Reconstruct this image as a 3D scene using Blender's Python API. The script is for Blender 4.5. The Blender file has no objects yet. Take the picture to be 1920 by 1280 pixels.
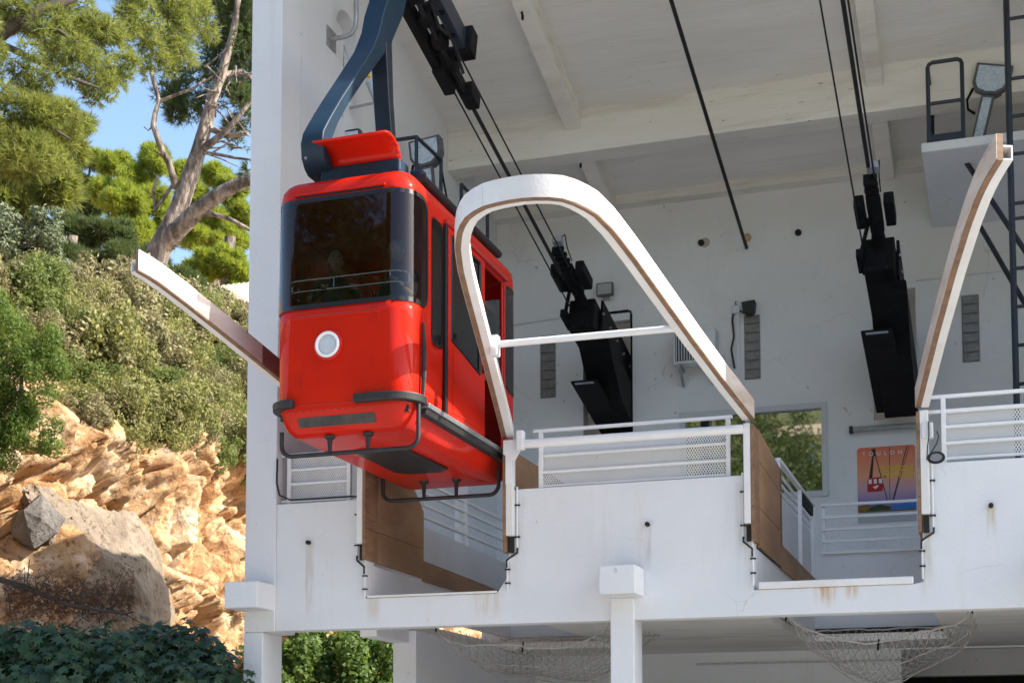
import bpy, bmesh, math, random
import numpy as np
from mathutils import Vector, Matrix, noise
R = math.radians
scene = bpy.context.scene
col = scene.collection
random.seed(7)

# ---------------------------------------------------------------- camera
F = 2747.0; YAW = R(18.65); PV = 1223.0; PITCH = math.atan((1430 - PV) / F); EYE = 1.6
camd = bpy.data.cameras.new('camera'); cam = bpy.data.objects.new('camera', camd); col.objects.link(cam)
cam.location = (0, 0, EYE); cam.rotation_euler = (R(90) + PITCH, 0, YAW)
camd.sensor_fit = 'HORIZONTAL'; camd.sensor_width = 36; camd.lens = F / 1920 * 36
camd.shift_y = (PV - 640) / 1920; camd.clip_end = 2000; camd.clip_start = 0.05
scene.camera = cam
camd.dof.use_dof = True; camd.dof.focus_distance = 13.8; camd.dof.aperture_fstop = 5.6

# ---------------------------------------------------------------- sky, sun, exposure
SUN_EL = R(36); SUN_AZ = R(6)            # azimuth measured from +X towards +Y
SUN = Vector((math.cos(SUN_AZ) * math.cos(SUN_EL), math.sin(SUN_AZ) * math.cos(SUN_EL), math.sin(SUN_EL)))
w = bpy.data.worlds.new('World'); scene.world = w; w.use_nodes = True
nt = w.node_tree; nt.nodes.clear()
sky = nt.nodes.new('ShaderNodeTexSky'); sky.sky_type = 'NISHITA'; sky.sun_disc = False
sky.sun_elevation = SUN_EL; sky.sun_rotation = R(90) - SUN_AZ
sky.air_density = 1.15; sky.dust_density = 2.0; sky.ozone_density = 2.6
bg = nt.nodes.new('ShaderNodeBackground'); bg.inputs[1].default_value = 0.15
wo = nt.nodes.new('ShaderNodeOutputWorld')
nt.links.new(sky.outputs[0], bg.inputs[0]); nt.links.new(bg.outputs[0], wo.inputs[0])
sd = bpy.data.lights.new('sun', 'SUN'); sd.energy = 5.0; sd.angle = R(0.53); sd.color = (1.0, 0.93, 0.82)
so = bpy.data.objects.new('sun', sd); col.objects.link(so)
so.rotation_euler = (-SUN).to_track_quat('-Z', 'Y').to_euler(); so.location = SUN * 60
vs = scene.view_settings
vs.view_transform = 'Standard'; vs.look = 'None'; vs.gamma = 1; vs.use_curve_mapping = False; vs.exposure = 1.2
scene.cycles.max_bounces = 12; scene.cycles.diffuse_bounces = 8; scene.cycles.transparent_max_bounces = 24
scene.cycles.use_denoising = True

# ---------------------------------------------------------------- measuring helpers (surveyed from the camera station)
_c, _s = math.cos(YAW), math.sin(YAW); _cp, _sp = math.cos(PITCH), math.sin(PITCH)
FW = Vector((-_s * _cp, _c * _cp, _sp)); UPV = Vector((_s * _sp, -_c * _sp, _cp)); RT = Vector((_c, _s, 0))
EY = Vector((0, 0, EYE))
def ray(u, v): return FW + RT * ((u - 960) / F) + UPV * ((PV - v) / F)
def PY(u, v, Y): d = ray(u, v); return EY + d * (Y / d.y)
def PX(u, v, X): d = ray(u, v); return EY + d * (X / d.x)
def PZ(u, v, Z): d = ray(u, v); return EY + d * ((Z - EYE) / d.z)
def PD(u, v, t): return EY + ray(u, v) * t
def XU(u, Y): return PY(u, 900, Y).x

# ---------------------------------------------------------------- object helpers
ORIG = {}
def tag(o, label=None, cat=None, group=None, kind=None):
    if label: o['label'] = label
    if cat: o['category'] = cat
    if group: o['group'] = group
    if kind: o['kind'] = kind
    return o
def thing(name, label, cat, loc, group=None):
    o = bpy.data.objects.new(name, None); col.objects.link(o); o.location = loc
    o.empty_display_size = 0.2; ORIG[o.name] = Vector(loc)
    return tag(o, label, cat, group)
class MB:
    def __init__(s): s.v = []; s.f = []
    def add(s, vs, fs):
        n = len(s.v); s.v += [tuple(p) for p in vs]; s.f += [tuple(i + n for i in f) for f in fs]; return s
    def box(s, x0, x1, y0, y1, z0, z1):
        return s.add([(x0,y0,z0),(x1,y0,z0),(x1,y1,z0),(x0,y1,z0),(x0,y0,z1),(x1,y0,z1),(x1,y1,z1),(x0,y1,z1)],
                     [(0,3,2,1),(4,5,6,7),(0,1,5,4),(1,2,6,5),(2,3,7,6),(3,0,4,7)])
    def obox(s, c, ax, ay, az):
        c = Vector(c); ax = Vector(ax); ay = Vector(ay); az = Vector(az)
        vs = [c + ax*i + ay*j + az*k for k in (-1,1) for (i,j) in ((-1,-1),(1,-1),(1,1),(-1,1))]
        return s.add(vs, [(0,3,2,1),(4,5,6,7),(0,1,5,4),(1,2,6,5),(2,3,7,6),(3,0,4,7)])
    def prism(s, poly, axis, a, b):
        n = len(poly)
        def P(p, t):
            if axis == 'Y': return (p[0], t, p[1])
            if axis == 'X': return (t, p[0], p[1])
            return (p[0], p[1], t)
        vs = [P(p, a) for p in poly] + [P(p, b) for p in poly]
        fs = [tuple(range(n))[::-1], tuple(range(n, 2*n))] + [(i, (i+1) % n, n+(i+1) % n, n+i) for i in range(n)]
        return s.add(vs, fs)
    def tube(s, path, r, n=8, closed=False):
        P = [Vector(p) for p in path]; m = len(P); rs = r if isinstance(r, (list, tuple)) else [r]*m
        up = None; rings = []
        for i in range(m):
            if closed: t = P[(i+1) % m] - P[i-1]
            else: t = P[min(i+1, m-1)] - P[max(i-1, 0)]
            t.normalize()
            if up is None:
                up = Vector((0,0,1)) if abs(t.z) < .9 else Vector((1,0,0))
            a = t.cross(up)
            if a.length < 1e-5: a = t.orthogonal()
            a.normalize(); b = a.cross(t).normalized(); up = b
            rings.append([P[i] + (a*math.cos(k*2*math.pi/n) + b*math.sin(k*2*math.pi/n))*rs[i] for k in range(n)])
        vs = [p for rg in rings for p in rg]; fs = []
        for i in range(m if closed else m-1):
            j = (i+1) % m
            for k in range(n): fs.append((i*n+k, i*n+(k+1) % n, j*n+(k+1) % n, j*n+k))
        if not closed: fs += [tuple(range(n))[::-1], tuple(range((m-1)*n, m*n))]
        return s.add(vs, fs)
    def disc(s, c, axis, r, h, n=24):      # solid cylinder along axis
        c = Vector(c); ax = Vector(axis).normalized()
        return s.tube([c, c + ax*h], r, n)
    def build(s, name, mat, parent=None, smooth=False, bevel=0, ang=40):
        me = bpy.data.meshes.new(name)
        L = ORIG.get(parent.name, Vector()) if parent else Vector()
        me.from_pydata([tuple(Vector(p) - L) for p in s.v], [], s.f); me.update()
        bm = bmesh.new(); bm.from_mesh(me); bmesh.ops.recalc_face_normals(bm, faces=bm.faces); bm.to_mesh(me); bm.free()
        if mat: me.materials.append(mat)
        o = bpy.data.objects.new(name, me); col.objects.link(o)
        if parent: o.parent = parent; ORIG[o.name] = L
        else: ORIG[o.name] = Vector()
        if smooth:
            me.shade_smooth(); me.set_sharp_from_angle(angle=R(ang))
        if bevel:
            b = o.modifiers.new('bevel', 'BEVEL'); b.width = bevel; b.segments = 2; b.limit_method = 'ANGLE'; b.angle_limit = R(40)
        return o
def raw(name, verts, faces, mat, parent=None, loc=None):
    me = bpy.data.meshes.new(name); L = ORIG.get(parent.name, Vector()) if parent else Vector()
    verts = np.asarray(verts, np.float32) - np.array(L, np.float32)
    faces = np.asarray(faces, np.int32); k = faces.shape[1]
    me.vertices.add(len(verts)); me.vertices.foreach_set('co', verts.ravel())
    me.loops.add(faces.size); me.loops.foreach_set('vertex_index', faces.ravel())
    me.polygons.add(len(faces)); me.polygons.foreach_set('loop_start', np.arange(0, faces.size, k, dtype=np.int32))
    me.update(calc_edges=True); me.validate()
    me.materials.append(mat); o = bpy.data.objects.new(name, me); col.objects.link(o)
    if parent: o.parent = parent; ORIG[o.name] = L
    else: ORIG[o.name] = Vector()
    return o
def copy_tree(o, parent=None, loc=None, rz=None, sc=None):
    c = o.copy(); col.objects.link(c)
    if parent: c.parent = parent
    if loc is not None: c.location = loc
    if rz is not None: c.rotation_euler.z = rz
    if sc is not None: c.scale = sc
    for ch in o.children: copy_tree(ch, c)
    return c
def cut(o, boxes, cyls=()):
    for bxs in boxes:
        m = MB().box(*bxs).build('cutter', None)
        md = o.modifiers.new('b', 'BOOLEAN'); md.operation = 'DIFFERENCE'; md.object = m; md.solver = 'EXACT'
        _apply(o, m)
    for (c, ax, r, h) in cyls:
        m = MB().disc(c, ax, r, h, 32).build('cutter', None)
        md = o.modifiers.new('b', 'BOOLEAN'); md.operation = 'DIFFERENCE'; md.object = m; md.solver = 'EXACT'
        _apply(o, m)
def _apply(o, m):
    dg = bpy.context.evaluated_depsgraph_get(); dg.update()
    me = bpy.data.meshes.new_from_object(o.evaluated_get(dg)); o.modifiers.clear(); o.data = me
    bpy.data.objects.remove(m)

# ---------------------------------------------------------------- materials
def mat(name, c1, c2=None, rough=.6, metal=0, scale=3, detail=6, stretch=(1,1,1), bump=0, bscale=30, coat=0, spec=.5,
        spots=None, lo=.35, hi=.65, bstretch=None, trans=0):
    m = bpy.data.materials.new(name); m.use_nodes = True; n = m.node_tree.nodes; l = m.node_tree.links
    p = n['Principled BSDF']; p.inputs['Roughness'].default_value = rough; p.inputs['Metallic'].default_value = metal
    p.inputs['Base Color'].default_value = (*c1, 1); p.inputs['Coat Weight'].default_value = coat
    p.inputs['Coat Roughness'].default_value = .04; p.inputs['Specular IOR Level'].default_value = spec
    tc = n.new('ShaderNodeTexCoord'); mp = n.new('ShaderNodeMapping'); mp.inputs['Scale'].default_value = stretch
    geo = n.new('ShaderNodeNewGeometry'); l.new(geo.outputs['Position'], mp.inputs[0])
    outc = None
    if c2:
        t = n.new('ShaderNodeTexNoise'); t.inputs['Scale'].default_value = scale; t.inputs['Detail'].default_value = detail
        t.inputs['Roughness'].default_value = .62; l.new(mp.outputs[0], t.inputs[0])
        r = n.new('ShaderNodeMapRange'); r.inputs[1].default_value = lo; r.inputs[2].default_value = hi; l.new(t.outputs[0], r.inputs[0])
        mx = n.new('ShaderNodeMix'); mx.data_type = 'RGBA'; mx.inputs[6].default_value = (*c1, 1); mx.inputs[7].default_value = (*c2, 1)
        l.new(r.outputs[0], mx.inputs[0]); outc = mx.outputs[2]
    for sp in (spots or []):                 # (colour, scale, threshold lo, hi, stretch)
        c3, sc, a, b, st = sp
        mp2 = n.new('ShaderNodeMapping'); mp2.inputs['Scale'].default_value = st; l.new(geo.outputs['Position'], mp2.inputs[0])
        t = n.new('ShaderNodeTexNoise'); t.inputs['Scale'].default_value = sc; t.inputs['Detail'].default_value = 5; t.inputs['Roughness'].default_value = .7
        l.new(mp2.outputs[0], t.inputs[0])
        r = n.new('ShaderNodeMapRange'); r.inputs[1].default_value = a; r.inputs[2].default_value = b; l.new(t.outputs[0], r.inputs[0])
        mx = n.new('ShaderNodeMix'); mx.data_type = 'RGBA'; mx.inputs[7].default_value = (*c3, 1)
        if outc: l.new(outc, mx.inputs[6])
        else: mx.inputs[6].default_value = (*c1, 1)
        l.new(r.outputs[0], mx.inputs[0]); outc = mx.outputs[2]
    if outc: l.new(outc, p.inputs['Base Color'])
    if bump:
        mp3 = n.new('ShaderNodeMapping'); mp3.inputs['Scale'].default_value = bstretch or (1,1,1); l.new(geo.outputs['Position'], mp3.inputs[0])
        t = n.new('ShaderNodeTexNoise'); t.inputs['Scale'].default_value = bscale; t.inputs['Detail'].default_value = 6; l.new(mp3.outputs[0], t.inputs[0])
        b = n.new('ShaderNodeBump'); b.inputs['Strength'].default_value = bump; b.inputs['Distance'].default_value = .02
        l.new(t.outputs[0], b.inputs['Height']); l.new(b.outputs[0], p.inputs['Normal'])
    return m
def leaf_mat(name, c1, c2, tcol, tr=.35, scale=2.6, rough=.55):
    m = mat(name, c1, c2, rough=rough, scale=scale, detail=3, spec=.3)
    n = m.node_tree.nodes; l = m.node_tree.links; p = n['Principled BSDF']
    t = n.new('ShaderNodeBsdfTranslucent'); t.inputs[0].default_value = (*tcol, 1)
    x = n.new('ShaderNodeMixShader'); x.inputs[0].default_value = tr
    l.new(p.outputs[0], x.inputs[1]); l.new(t.outputs[0], x.inputs[2]); l.new(x.outputs[0], n['Material Output'].inputs[0])
    return m
def glass_mat(name, tint, gloss=.9, rough=.02, ior=1.45):
    m = bpy.data.materials.new(name); m.use_nodes = True; n = m.node_tree.nodes; l = m.node_tree.links
    n.remove(n['Principled BSDF'])
    tr = n.new('ShaderNodeBsdfTransparent'); tr.inputs[0].default_value = (*tint, 1)
    g = n.new('ShaderNodeBsdfGlossy'); g.inputs['Roughness'].default_value = rough; g.inputs[0].default_value = (gloss, gloss, gloss, 1)
    fr = n.new('ShaderNodeFresnel'); fr.inputs[0].default_value = ior
    x = n.new('ShaderNodeMixShader'); l.new(fr.outputs[0], x.inputs[0]); l.new(tr.outputs[0], x.inputs[1]); l.new(g.outputs[0], x.inputs[2])
    l.new(x.outputs[0], n['Material Output'].inputs[0]); return m
WALL = mat('white_painted_plaster', (.74,.745,.75), (.67,.675,.685), rough=.75, scale=.8, lo=.3, hi=.75, bump=.25, bscale=22,
           spots=[((.64,.625,.60), 1.3, .58, .86, (2.6,2.6,.22)), ((.36,.34,.31), 7, .675, .73, (1,1,.6)), ((.66,.61,.54), 2.6, .64, .82, (1.4,1.4,.16)), ((.68,.685,.69), .55, .5, .75, (1,1,1))])
CEIL = mat('board_marked_ceiling', (.74,.72,.68), (.68,.655,.615), rough=.8, scale=1.2, stretch=(.4,2,2), bump=.35, bscale=9, bstretch=(.25,3.5,3.5),
           spots=[((.60,.57,.52), 1.5, .52, .85, (.25,4,4)), ((.78,.765,.73), 5, .64, .74, (.10,6,6)), ((.18,.17,.15), 8, .675, .71, (.7,1.6,1.6))])
BEAMM = mat('cream_painted_beam', (.79,.76,.69), (.73,.69,.62), rough=.8, scale=1.5, stretch=(.4,1,2), bump=.5, bscale=10, bstretch=(.25,2,4),
           spots=[((.56,.50,.41), 1.2, .5, .75, (.3,1,3)), ((.24,.21,.17), 7, .665, .71, (.5,1,2.5))])
BACKW = mat('white_wall_inside', (.80,.79,.77), (.74,.735,.72), rough=.8, scale=.7, bump=.3, bscale=12,
           spots=[((.66,.64,.60), 1.1, .54, .85, (1.2,1.2,.4)), ((.38,.36,.33), 6, .66, .72, (1,1,.8)), ((.78,.77,.75), 2.2, .6, .72, (1,1,1.5))])
DARKM = mat('black_machine_paint', (.005,.005,.0055), (.010,.010,.011), spec=.12, rough=.6, scale=6, bump=.2, bscale=40)
ROPE = mat('greased_steel_rope', (.008,.008,.009), (.018,.018,.018), rough=.5, metal=.3, scale=60)
NAVY = mat('navy_steel', (.010,.028,.052), (.016,.038,.066), rough=.5, scale=4, spec=.3)
NAVYP = mat('dark_navy_pipe', (.010,.016,.028), (.016,.024,.038), rough=.4, scale=8)
RED = mat('gloss_red_paint', (.56,.017,.006), (.48,.014,.005), rough=.5, coat=.36, spec=.04, scale=1.3, bump=.014, bscale=3, spots=[((.30,.016,.010), 3.5, .60, .80, (1,1,.4)), ((.16,.03,.02), 22, .70, .74, (1,1,1))])
REDD = mat('red_trim', (.40,.012,.010), None, rough=.4, coat=.4)
BLACK = mat('black_rubber', (.012,.012,.013), (.022,.022,.023), rough=.55, scale=12, bump=.1, bscale=60)
SEAL = mat('window_seal_black', (.008,.008,.009), None, rough=.35)
CHROME = mat('chrome_tube', (.75,.75,.77), None, rough=.12, metal=1)
ALU = mat('brushed_tread_plate', (.42,.43,.44), (.30,.31,.32), rough=.4, metal=.8, scale=40, bump=.5, bscale=90)
TGLASS = glass_mat('tinted_glass', (.30,.31,.32), ior=1.5)
SGLASS = glass_mat('dark_tinted_glass', (.16,.14,.14), ior=1.5)
WHITEP = mat('white_steel_paint', (.80,.80,.79), (.74,.74,.74), rough=.45, scale=3, spots=[((.20,.15,.12), 14, .74, .80, (1,1,1))])
WHITEW = mat('white_weathered_paint', (.78,.77,.75), (.68,.66,.63), rough=.6, scale=2.5, spots=[((.10,.08,.07), 8, .70, .74, (1,1,1)), ((.45,.33,.24), 3, .66, .8, (1,1,1))])
BROWNE = mat('plywood_edge', (.27,.155,.085), (.17,.095,.055), rough=.6, scale=6, stretch=(1,1,4))
PLY = mat('weathered_plywood', (.36,.215,.115), (.25,.14,.075), rough=.65, scale=1.6, stretch=(1,.6,1.6), bump=.15, bscale=25, bstretch=(1,.3,3),
          spots=[((.16,.11,.08), 1.1, .58, .85, (1,1,1))])
VARN_SHADE = mat('shaded_varnish_board', (.23,.095,.07), (.16,.07,.055), rough=.45, scale=3, stretch=(1,.3,3), spots=[((.05,.03,.03), 20, .74, .78, (1,1,1))])  # varnish brown with the car's shade put into the colour
FACEW = mat('worn_white_board', (.77,.765,.755), (.66,.62,.58), rough=.6, scale=1.7, stretch=(1,1,1), bump=.1, bscale=30,
          spots=[((.40,.27,.19), 2.2, .64, .8, (1,1,2)), ((.06,.05,.05), 16, .72, .75, (1,1,1))])
GREYP = mat('pale_grey_panel', (.62,.63,.64), (.54,.55,.57), rough=.5, scale=1.2, spots=[((.35,.28,.22), 5, .70, .8, (1,1,.5))])
PANE = mat('reflecting_window', (.015,.018,.018), None, rough=.015, spec=1.0, coat=1.0)
PANE.node_tree.nodes['Principled BSDF'].inputs['IOR'].default_value = 2.6
GALV = mat('galvanised_steel', (.45,.46,.47), (.33,.34,.35), rough=.45, metal=.7, scale=12)
GBLOCK = mat('dusty_glass_block', (.16,.15,.13), (.24,.22,.19), rough=.22, scale=14, spec=.6, bump=.4, bscale=14)
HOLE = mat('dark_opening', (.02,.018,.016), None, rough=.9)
PLASTW = mat('white_plastic', (.72,.73,.73), (.66,.67,.67), rough=.4, scale=5)
CABLEB = mat('black_cable', (.015,.015,.016), None, rough=.5)
LAMPG = mat('sky_tinted_lamp_glass', (.40,.50,.60), (.60,.68,.76), rough=.12, scale=30, bump=.9, bscale=45, spec=1)  # pale blue base colour stands in for the reflected sky
NETM = mat('grey_net_cord', (.40,.38,.35), (.30,.28,.26), rough=.8, scale=8)

def add_stain(m, colr, x0, wx, z0, z1, strength=.8):
    """a run-down stain of its own shape on the front wall"""
    n = m.node_tree.nodes; l = m.node_tree.links; p = n['Principled BSDF']; src = p.inputs['Base Color'].links[0].from_socket
    g = n.new('ShaderNodeNewGeometry'); sx = n.new('ShaderNodeSeparateXYZ'); l.new(g.outputs['Position'], sx.inputs[0])
    def mth(op, a, b):
        k = n.new('ShaderNodeMath'); k.operation = op
        for i, q in enumerate((a, b)):
            if isinstance(q, (int, float)): k.inputs[i].default_value = q
            else: l.new(q, k.inputs[i])
        return k.outputs[0]
    def rng_(v, a, b, c, d):
        k = n.new('ShaderNodeMapRange'); k.interpolation_type = 'SMOOTHSTEP'
        for i, q in enumerate((a, b, c, d)): k.inputs[1+i].default_value = q
        l.new(v, k.inputs[0]); return k.outputs[0]
    mp = n.new('ShaderNodeMapping'); mp.inputs['Scale'].default_value = (9, 3, .9); l.new(g.outputs['Position'], mp.inputs[0])
    t = n.new('ShaderNodeTexNoise'); t.inputs['Scale'].default_value = 2.2; t.inputs['Detail'].default_value = 6; l.new(mp.outputs[0], t.inputs[0])
    dx = mth('ABSOLUTE', mth('SUBTRACT', sx.outputs[0], x0), 0)
    a = rng_(dx, wx*.2, wx, 1, 0); b = rng_(sx.outputs[2], z0, z0+(z1-z0)*.6, 0, 1); c = rng_(sx.outputs[2], z1-.01, z1+.01, 1, 0); d = rng_(t.outputs[0], .38, .62, .1, 1)
    f = mth('MULTIPLY', mth('MULTIPLY', a, b), mth('MULTIPLY', mth('MULTIPLY', c, d), strength))
    mx = n.new('ShaderNodeMix'); mx.data_type = 'RGBA'; mx.inputs[7].default_value = (*colr, 1)
    l.new(f, mx.inputs[0]); l.new(src, mx.inputs[6]); l.new(mx.outputs[2], p.inputs['Base Color'])
FRONTW = WALL.copy(); FRONTW.name = 'front_wall_paint'
for c_, x0_, wx_, z0_, z1_, st_ in (((.52,.30,.12), -1.70, .16, 3.12, 3.46, .9), ((.55,.36,.18), -1.45, .10, 3.2, 3.46, .7), ((.45,.36,.26), PY(580,1017,15).x, .08, 3.12, PY(580,1017,15).z, .6), ((.50,.36,.22), PY(1858,948,15).x, .06, 3.75, PY(1858,948,15).z, .7),
        ((.45,.40,.33), PY(1215,983,15).x, .05, 3.6, PY(1215,983,15).z, .55), ((.55,.40,.24), -5.35, .25, 3.12, 3.46, .5), ((.55,.44,.30), -6.70, .12, 3.12, 3.5, .5), ((.50,.40,.28), -.72, .10, 3.12, 3.9, .45), ((.45,.42,.38), -5.00, .12, 3.2, 4.5, .3), ((.45,.42,.38), -2.55, .10, 3.2, 4.5, .3)):
    add_stain(FRONTW, c_, x0_, wx_, z0_, z1_, st_)

def add_cracks(m, sc, width, colr, keep=.5):
    """hairline cracks in the paint"""
    n = m.node_tree.nodes; l = m.node_tree.links; p = n['Principled BSDF']; src = p.inputs['Base Color'].links[0].from_socket
    g = n.new('ShaderNodeNewGeometry'); t = n.new('ShaderNodeTexNoise'); t.inputs['Scale'].default_value = 2.5; t.inputs['Detail'].default_value = 6; l.new(g.outputs['Position'], t.inputs[0])
    a = n.new('ShaderNodeVectorMath'); a.operation = 'SCALE'; a.inputs['Scale'].default_value = .35; l.new(t.outputs['Color'], a.inputs[0])
    b = n.new('ShaderNodeVectorMath'); b.operation = 'ADD'; l.new(g.outputs['Position'], b.inputs[0]); l.new(a.outputs[0], b.inputs[1])
    v = n.new('ShaderNodeTexVoronoi'); v.feature = 'DISTANCE_TO_EDGE'; v.inputs['Scale'].default_value = sc; l.new(b.outputs[0], v.inputs['Vector'])
    r = n.new('ShaderNodeMapRange'); r.inputs[1].default_value = 0; r.inputs[2].default_value = width; r.inputs[3].default_value = 1; r.inputs[4].default_value = 0; l.new(v.outputs['Distance'], r.inputs[0])
    t2 = n.new('ShaderNodeTexNoise'); t2.inputs['Scale'].default_value = .9; l.new(g.outputs['Position'], t2.inputs[0])
    r2 = n.new('ShaderNodeMapRange'); r2.inputs[1].default_value = keep; r2.inputs[2].default_value = keep+.1; l.new(t2.outputs[0], r2.inputs[0])
    k = n.new('ShaderNodeMath'); k.operation = 'MULTIPLY'; l.new(r.outputs[0], k.inputs[0]); l.new(r2.outputs[0], k.inputs[1])
    mx = n.new('ShaderNodeMix'); mx.data_type = 'RGBA'; mx.inputs[7].default_value = (*colr, 1); l.new(k.outputs[0], mx.inputs[0]); l.new(src, mx.inputs[6]); l.new(mx.outputs[2], p.inputs['Base Color'])
add_cracks(FRONTW, .8, .005, (.56,.545,.52), .55); add_cracks(BACKW, .6, .005, (.54,.52,.49), .56); add_cracks(WALL, .7, .005, (.58,.565,.54), .57)
# ================================================================ THE STATION
YF = 15.0; YB = 22.7
XA0, XA1, XB0, XB1 = -6.771, -5.136, -2.405, -0.785       # the two slots
XA = -5.95; XB = -1.48
st = thing('cable_car_station', 'white concrete cable car station with two open bays and a sloping roof', 'building', (-3.8, 15, 0))
MB().box(-8.33, -7.93, 14.985, 15.5, 3.105, 12.76).build('pillar', WALL, st, bevel=.012)
MB().box(-8.34, -8.09, 15.0, 15.48, 0, 3.105).build('column', WALL, st, bevel=.012)
fw = [(-7.93,3.11),(5,3.11),(5,4.58),(XB1+.034,4.58),(XB1+.034,3.40),(XB1-.05,3.38),(XB0-.034,3.38),(XB0-.034,4.58),(XA1+.034,4.58),(XA1+.034,3.64),(XA1-.10,3.45),(XA0-.034,3.45),(XA0-.034,4.58),(-7.93,4.58)]
MB().prism(fw, 'Y', YF, YF+.24).build('front_wall', FRONTW, st, bevel=.01)
for x0, x1, d in ((-8.36, -7.94, .42), (-3.98, -3.59, .40), (.36, .76, .40)):
    MB().box(x0, x1, YF-d, YF-.002, 3.345, 3.645).build('beam_end_block', WALL, st, bevel=.015)
for x in (-3.955, .40):
    MB().box(x, x+.26, 14.97, 15.33, 0, 3.345).build('column', WALL, st, bevel=.012)
# side wall with its slot window and the round niche
sw = MB().prism([(15.5,3.95),(YB,3.95),(YB,10.8),(15.5,12.75)], 'X', -8.3, -7.93).build('side_wall', WALL, st)
nc = PX(650, 70, -7.93)
cut(sw, [(-8.5, -7.7, 20.75, 21.35, 4.3, 6.9)], [((-8.12, nc.y, nc.z), (1,0,0), .33, .5)])
MB().box(-8.12, -8.09, nc.y-.33, nc.y+.33, nc.z-.36, nc.z-.12).build('niche_sill', WALL, st)
# back wall with machine openings and window
ao = [PY(1093, 583, YB).x, PY(1184, 583, YB).x, PY(1140, 820, YB).z, PY(1170, 583, YB).z]
bo = [PY(1634, 540, YB).x, PY(1716, 540, YB).x, PY(1670, 786, YB).z, PY(1705, 540, YB).z]
wx0, wx1 = PY(1278, 775, YB).x, PY(1547, 757, YB).x; wz0, wz1 = PY(1547, 926, YB).z, PY(1547, 757, YB).z
bw = MB().box(-7.93, 5, YB, YB+.3, 2.9, 11.2).build('back_wall', BACKW, st)
cut(bw, [(ao[0], ao[1], YB-.5, YB+.8, ao[2], ao[3]), (bo[0], bo[1], YB-.5, YB+.8, bo[2], bo[3]), (wx0, wx1, YB-.5, YB+.8, wz0, wz1)])
MB().prism([(15.0,0),(27.5,0),(27.5,10.8),(23,10.8),(15.0,12.9)], 'X', 5, 5.25).build('side_wall', WALL, st)  # unseen right wall, added to keep the sun out of the bays
# machine room behind, unseen; length and height set for its shadow on the cliff
MB().box(-8.3, -8.0, 23.0, 27.5, 0, 11.3).box(-8.0, 5, 27.2, 27.5, 0, 11.3).box(-8.3, 5, 23.0, 27.5, 11.3, 11.5).box(-8.0, 5, 23.0, 27.2, 4.0, 4.1).build('machine_room', BACKW, st)
# roof, beam and ribs
KR = .27
def ceil_z(y): return 11.32 - KR * (y - 20.4)
MB().prism([(13.85, ceil_z(13.85)), (23.0, ceil_z(23)), (23.0, ceil_z(23)+.3), (13.85, ceil_z(13.85)+.3)], 'X', -8.33, 5.25).build('roof', CEIL, st)  # front eave is unseen, pushed forward to shade the hanger
MB().box(-7.93, 5, 20.4, 20.79, 10.66, 11.36).build('roof_beam', BEAMM, st, bevel=.012)
MB().box(-7.93, 5, 22.45, 22.7, 10.62, 10.9).build('roof_beam', BEAMM, st, bevel=.012)
for x0, x1 in ((-6.035, -5.80), (-1.65, -1.42), (2.75, 2.98)):
    for y0, y1 in ((13.9, 20.4), (20.79, 22.45)):
        MB().prism([(y0, ceil_z(y0)-.30), (y1, ceil_z(y1)-.30), (y1, ceil_z(y1)+.02), (y0, ceil_z(y0)+.02)], 'X', x0, x1).build('roof_rib', BEAMM, st, bevel=.01)
for (u, v, x) in ((979, 30, -5.92), (1088, 308, -5.95)):
    p = PX(u, v, x); pts = [p + Vector((0, .0, .06 - .0))] + [p + Vector((0, .045*math.sin(a), -.05-.045*math.cos(a)+.045)) for a in np.linspace(0, 4.2, 9)]
    MB().tube(pts, .012, 6).build('ceiling_hook', DARKM, st, smooth=True)
# floor, slot linings, lower storey
fl = MB()
for b in ((-7.93, -6.90, 15.24, YB), (-5.02, -2.52, 15.24, YB), (-.67, 5, 15.24, YB), (-6.90, -5.02, 20.15, YB), (-2.52, -.67, 20.15, YB)):
    fl.box(b[0], b[1], b[2], b[3], 3.95, 4.09)
fl.build('platform_floor', WALL, st)
MB().box(-6.89, -6.80, 15.24, 20.15, 3.42, 3.84).build('floor_beam', WALL, st)
MB().box(-5.10, -4.9, 15.24, 20.15, 3.42, 3.94).build('floor_beam', WALL, st)
MB().box(-2.62, -2.44, 15.24, 20.15, 3.32, 3.84).build('floor_beam', WALL, st)
MB().box(-.75, -.55, 15.24, 20.15, 3.42, 3.94).build('floor_beam', WALL, st)
sf = MB()
for b in ((-6.95, -6.80, 15.24, 21), (-5.05, -2.5, 15.24, 21), (-.7, 5, 15.24, 21), (-6.80, -5.05, 19.6, 21), (-2.5, -.7, 19.6, 21)):
    sf.box(b[0], b[1], b[2], b[3], 3.20, 3.30)
sf.build('lower_ceiling', BEAMM, st)
MB().box(-6.98, -6.77, 15.24, 16.2, 3.04, 3.42).build('floor_beam', WALL, st, bevel=.01)
MB().box(-6.98, -6.68, 16.2, 16.55, 0, 3.19).build('column', WALL, st, bevel=.01)
MB().box(-6.95, -6.72, 16.55, 21, 0, 3.19).build('lower_side_wall', WALL, st)
lw = MB().box(-6.72, 5, 21, 21.2, 0, 3.2).build('lower_back_wall', WALL, st)
dx0 = PY(1690, 1240, 21).x
cut(lw, [(dx0, dx0+2.6, 20.8, 21.5, -.1, PY(1700, 1217, 21).z)])
MB().box(dx0-.6, dx0+3.2, 24.2, 24.4, 0, 3.4).box(dx0-.8, dx0-.6, 21.2, 24.4, 0, 3.4).box(dx0+3.2, dx0+3.4, 21.2, 24.4, 0, 3.4).box(dx0-.6, dx0+3.2, 21.2, 24.2, 3.3, 3.4).build('store_room', HOLE, st)
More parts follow.
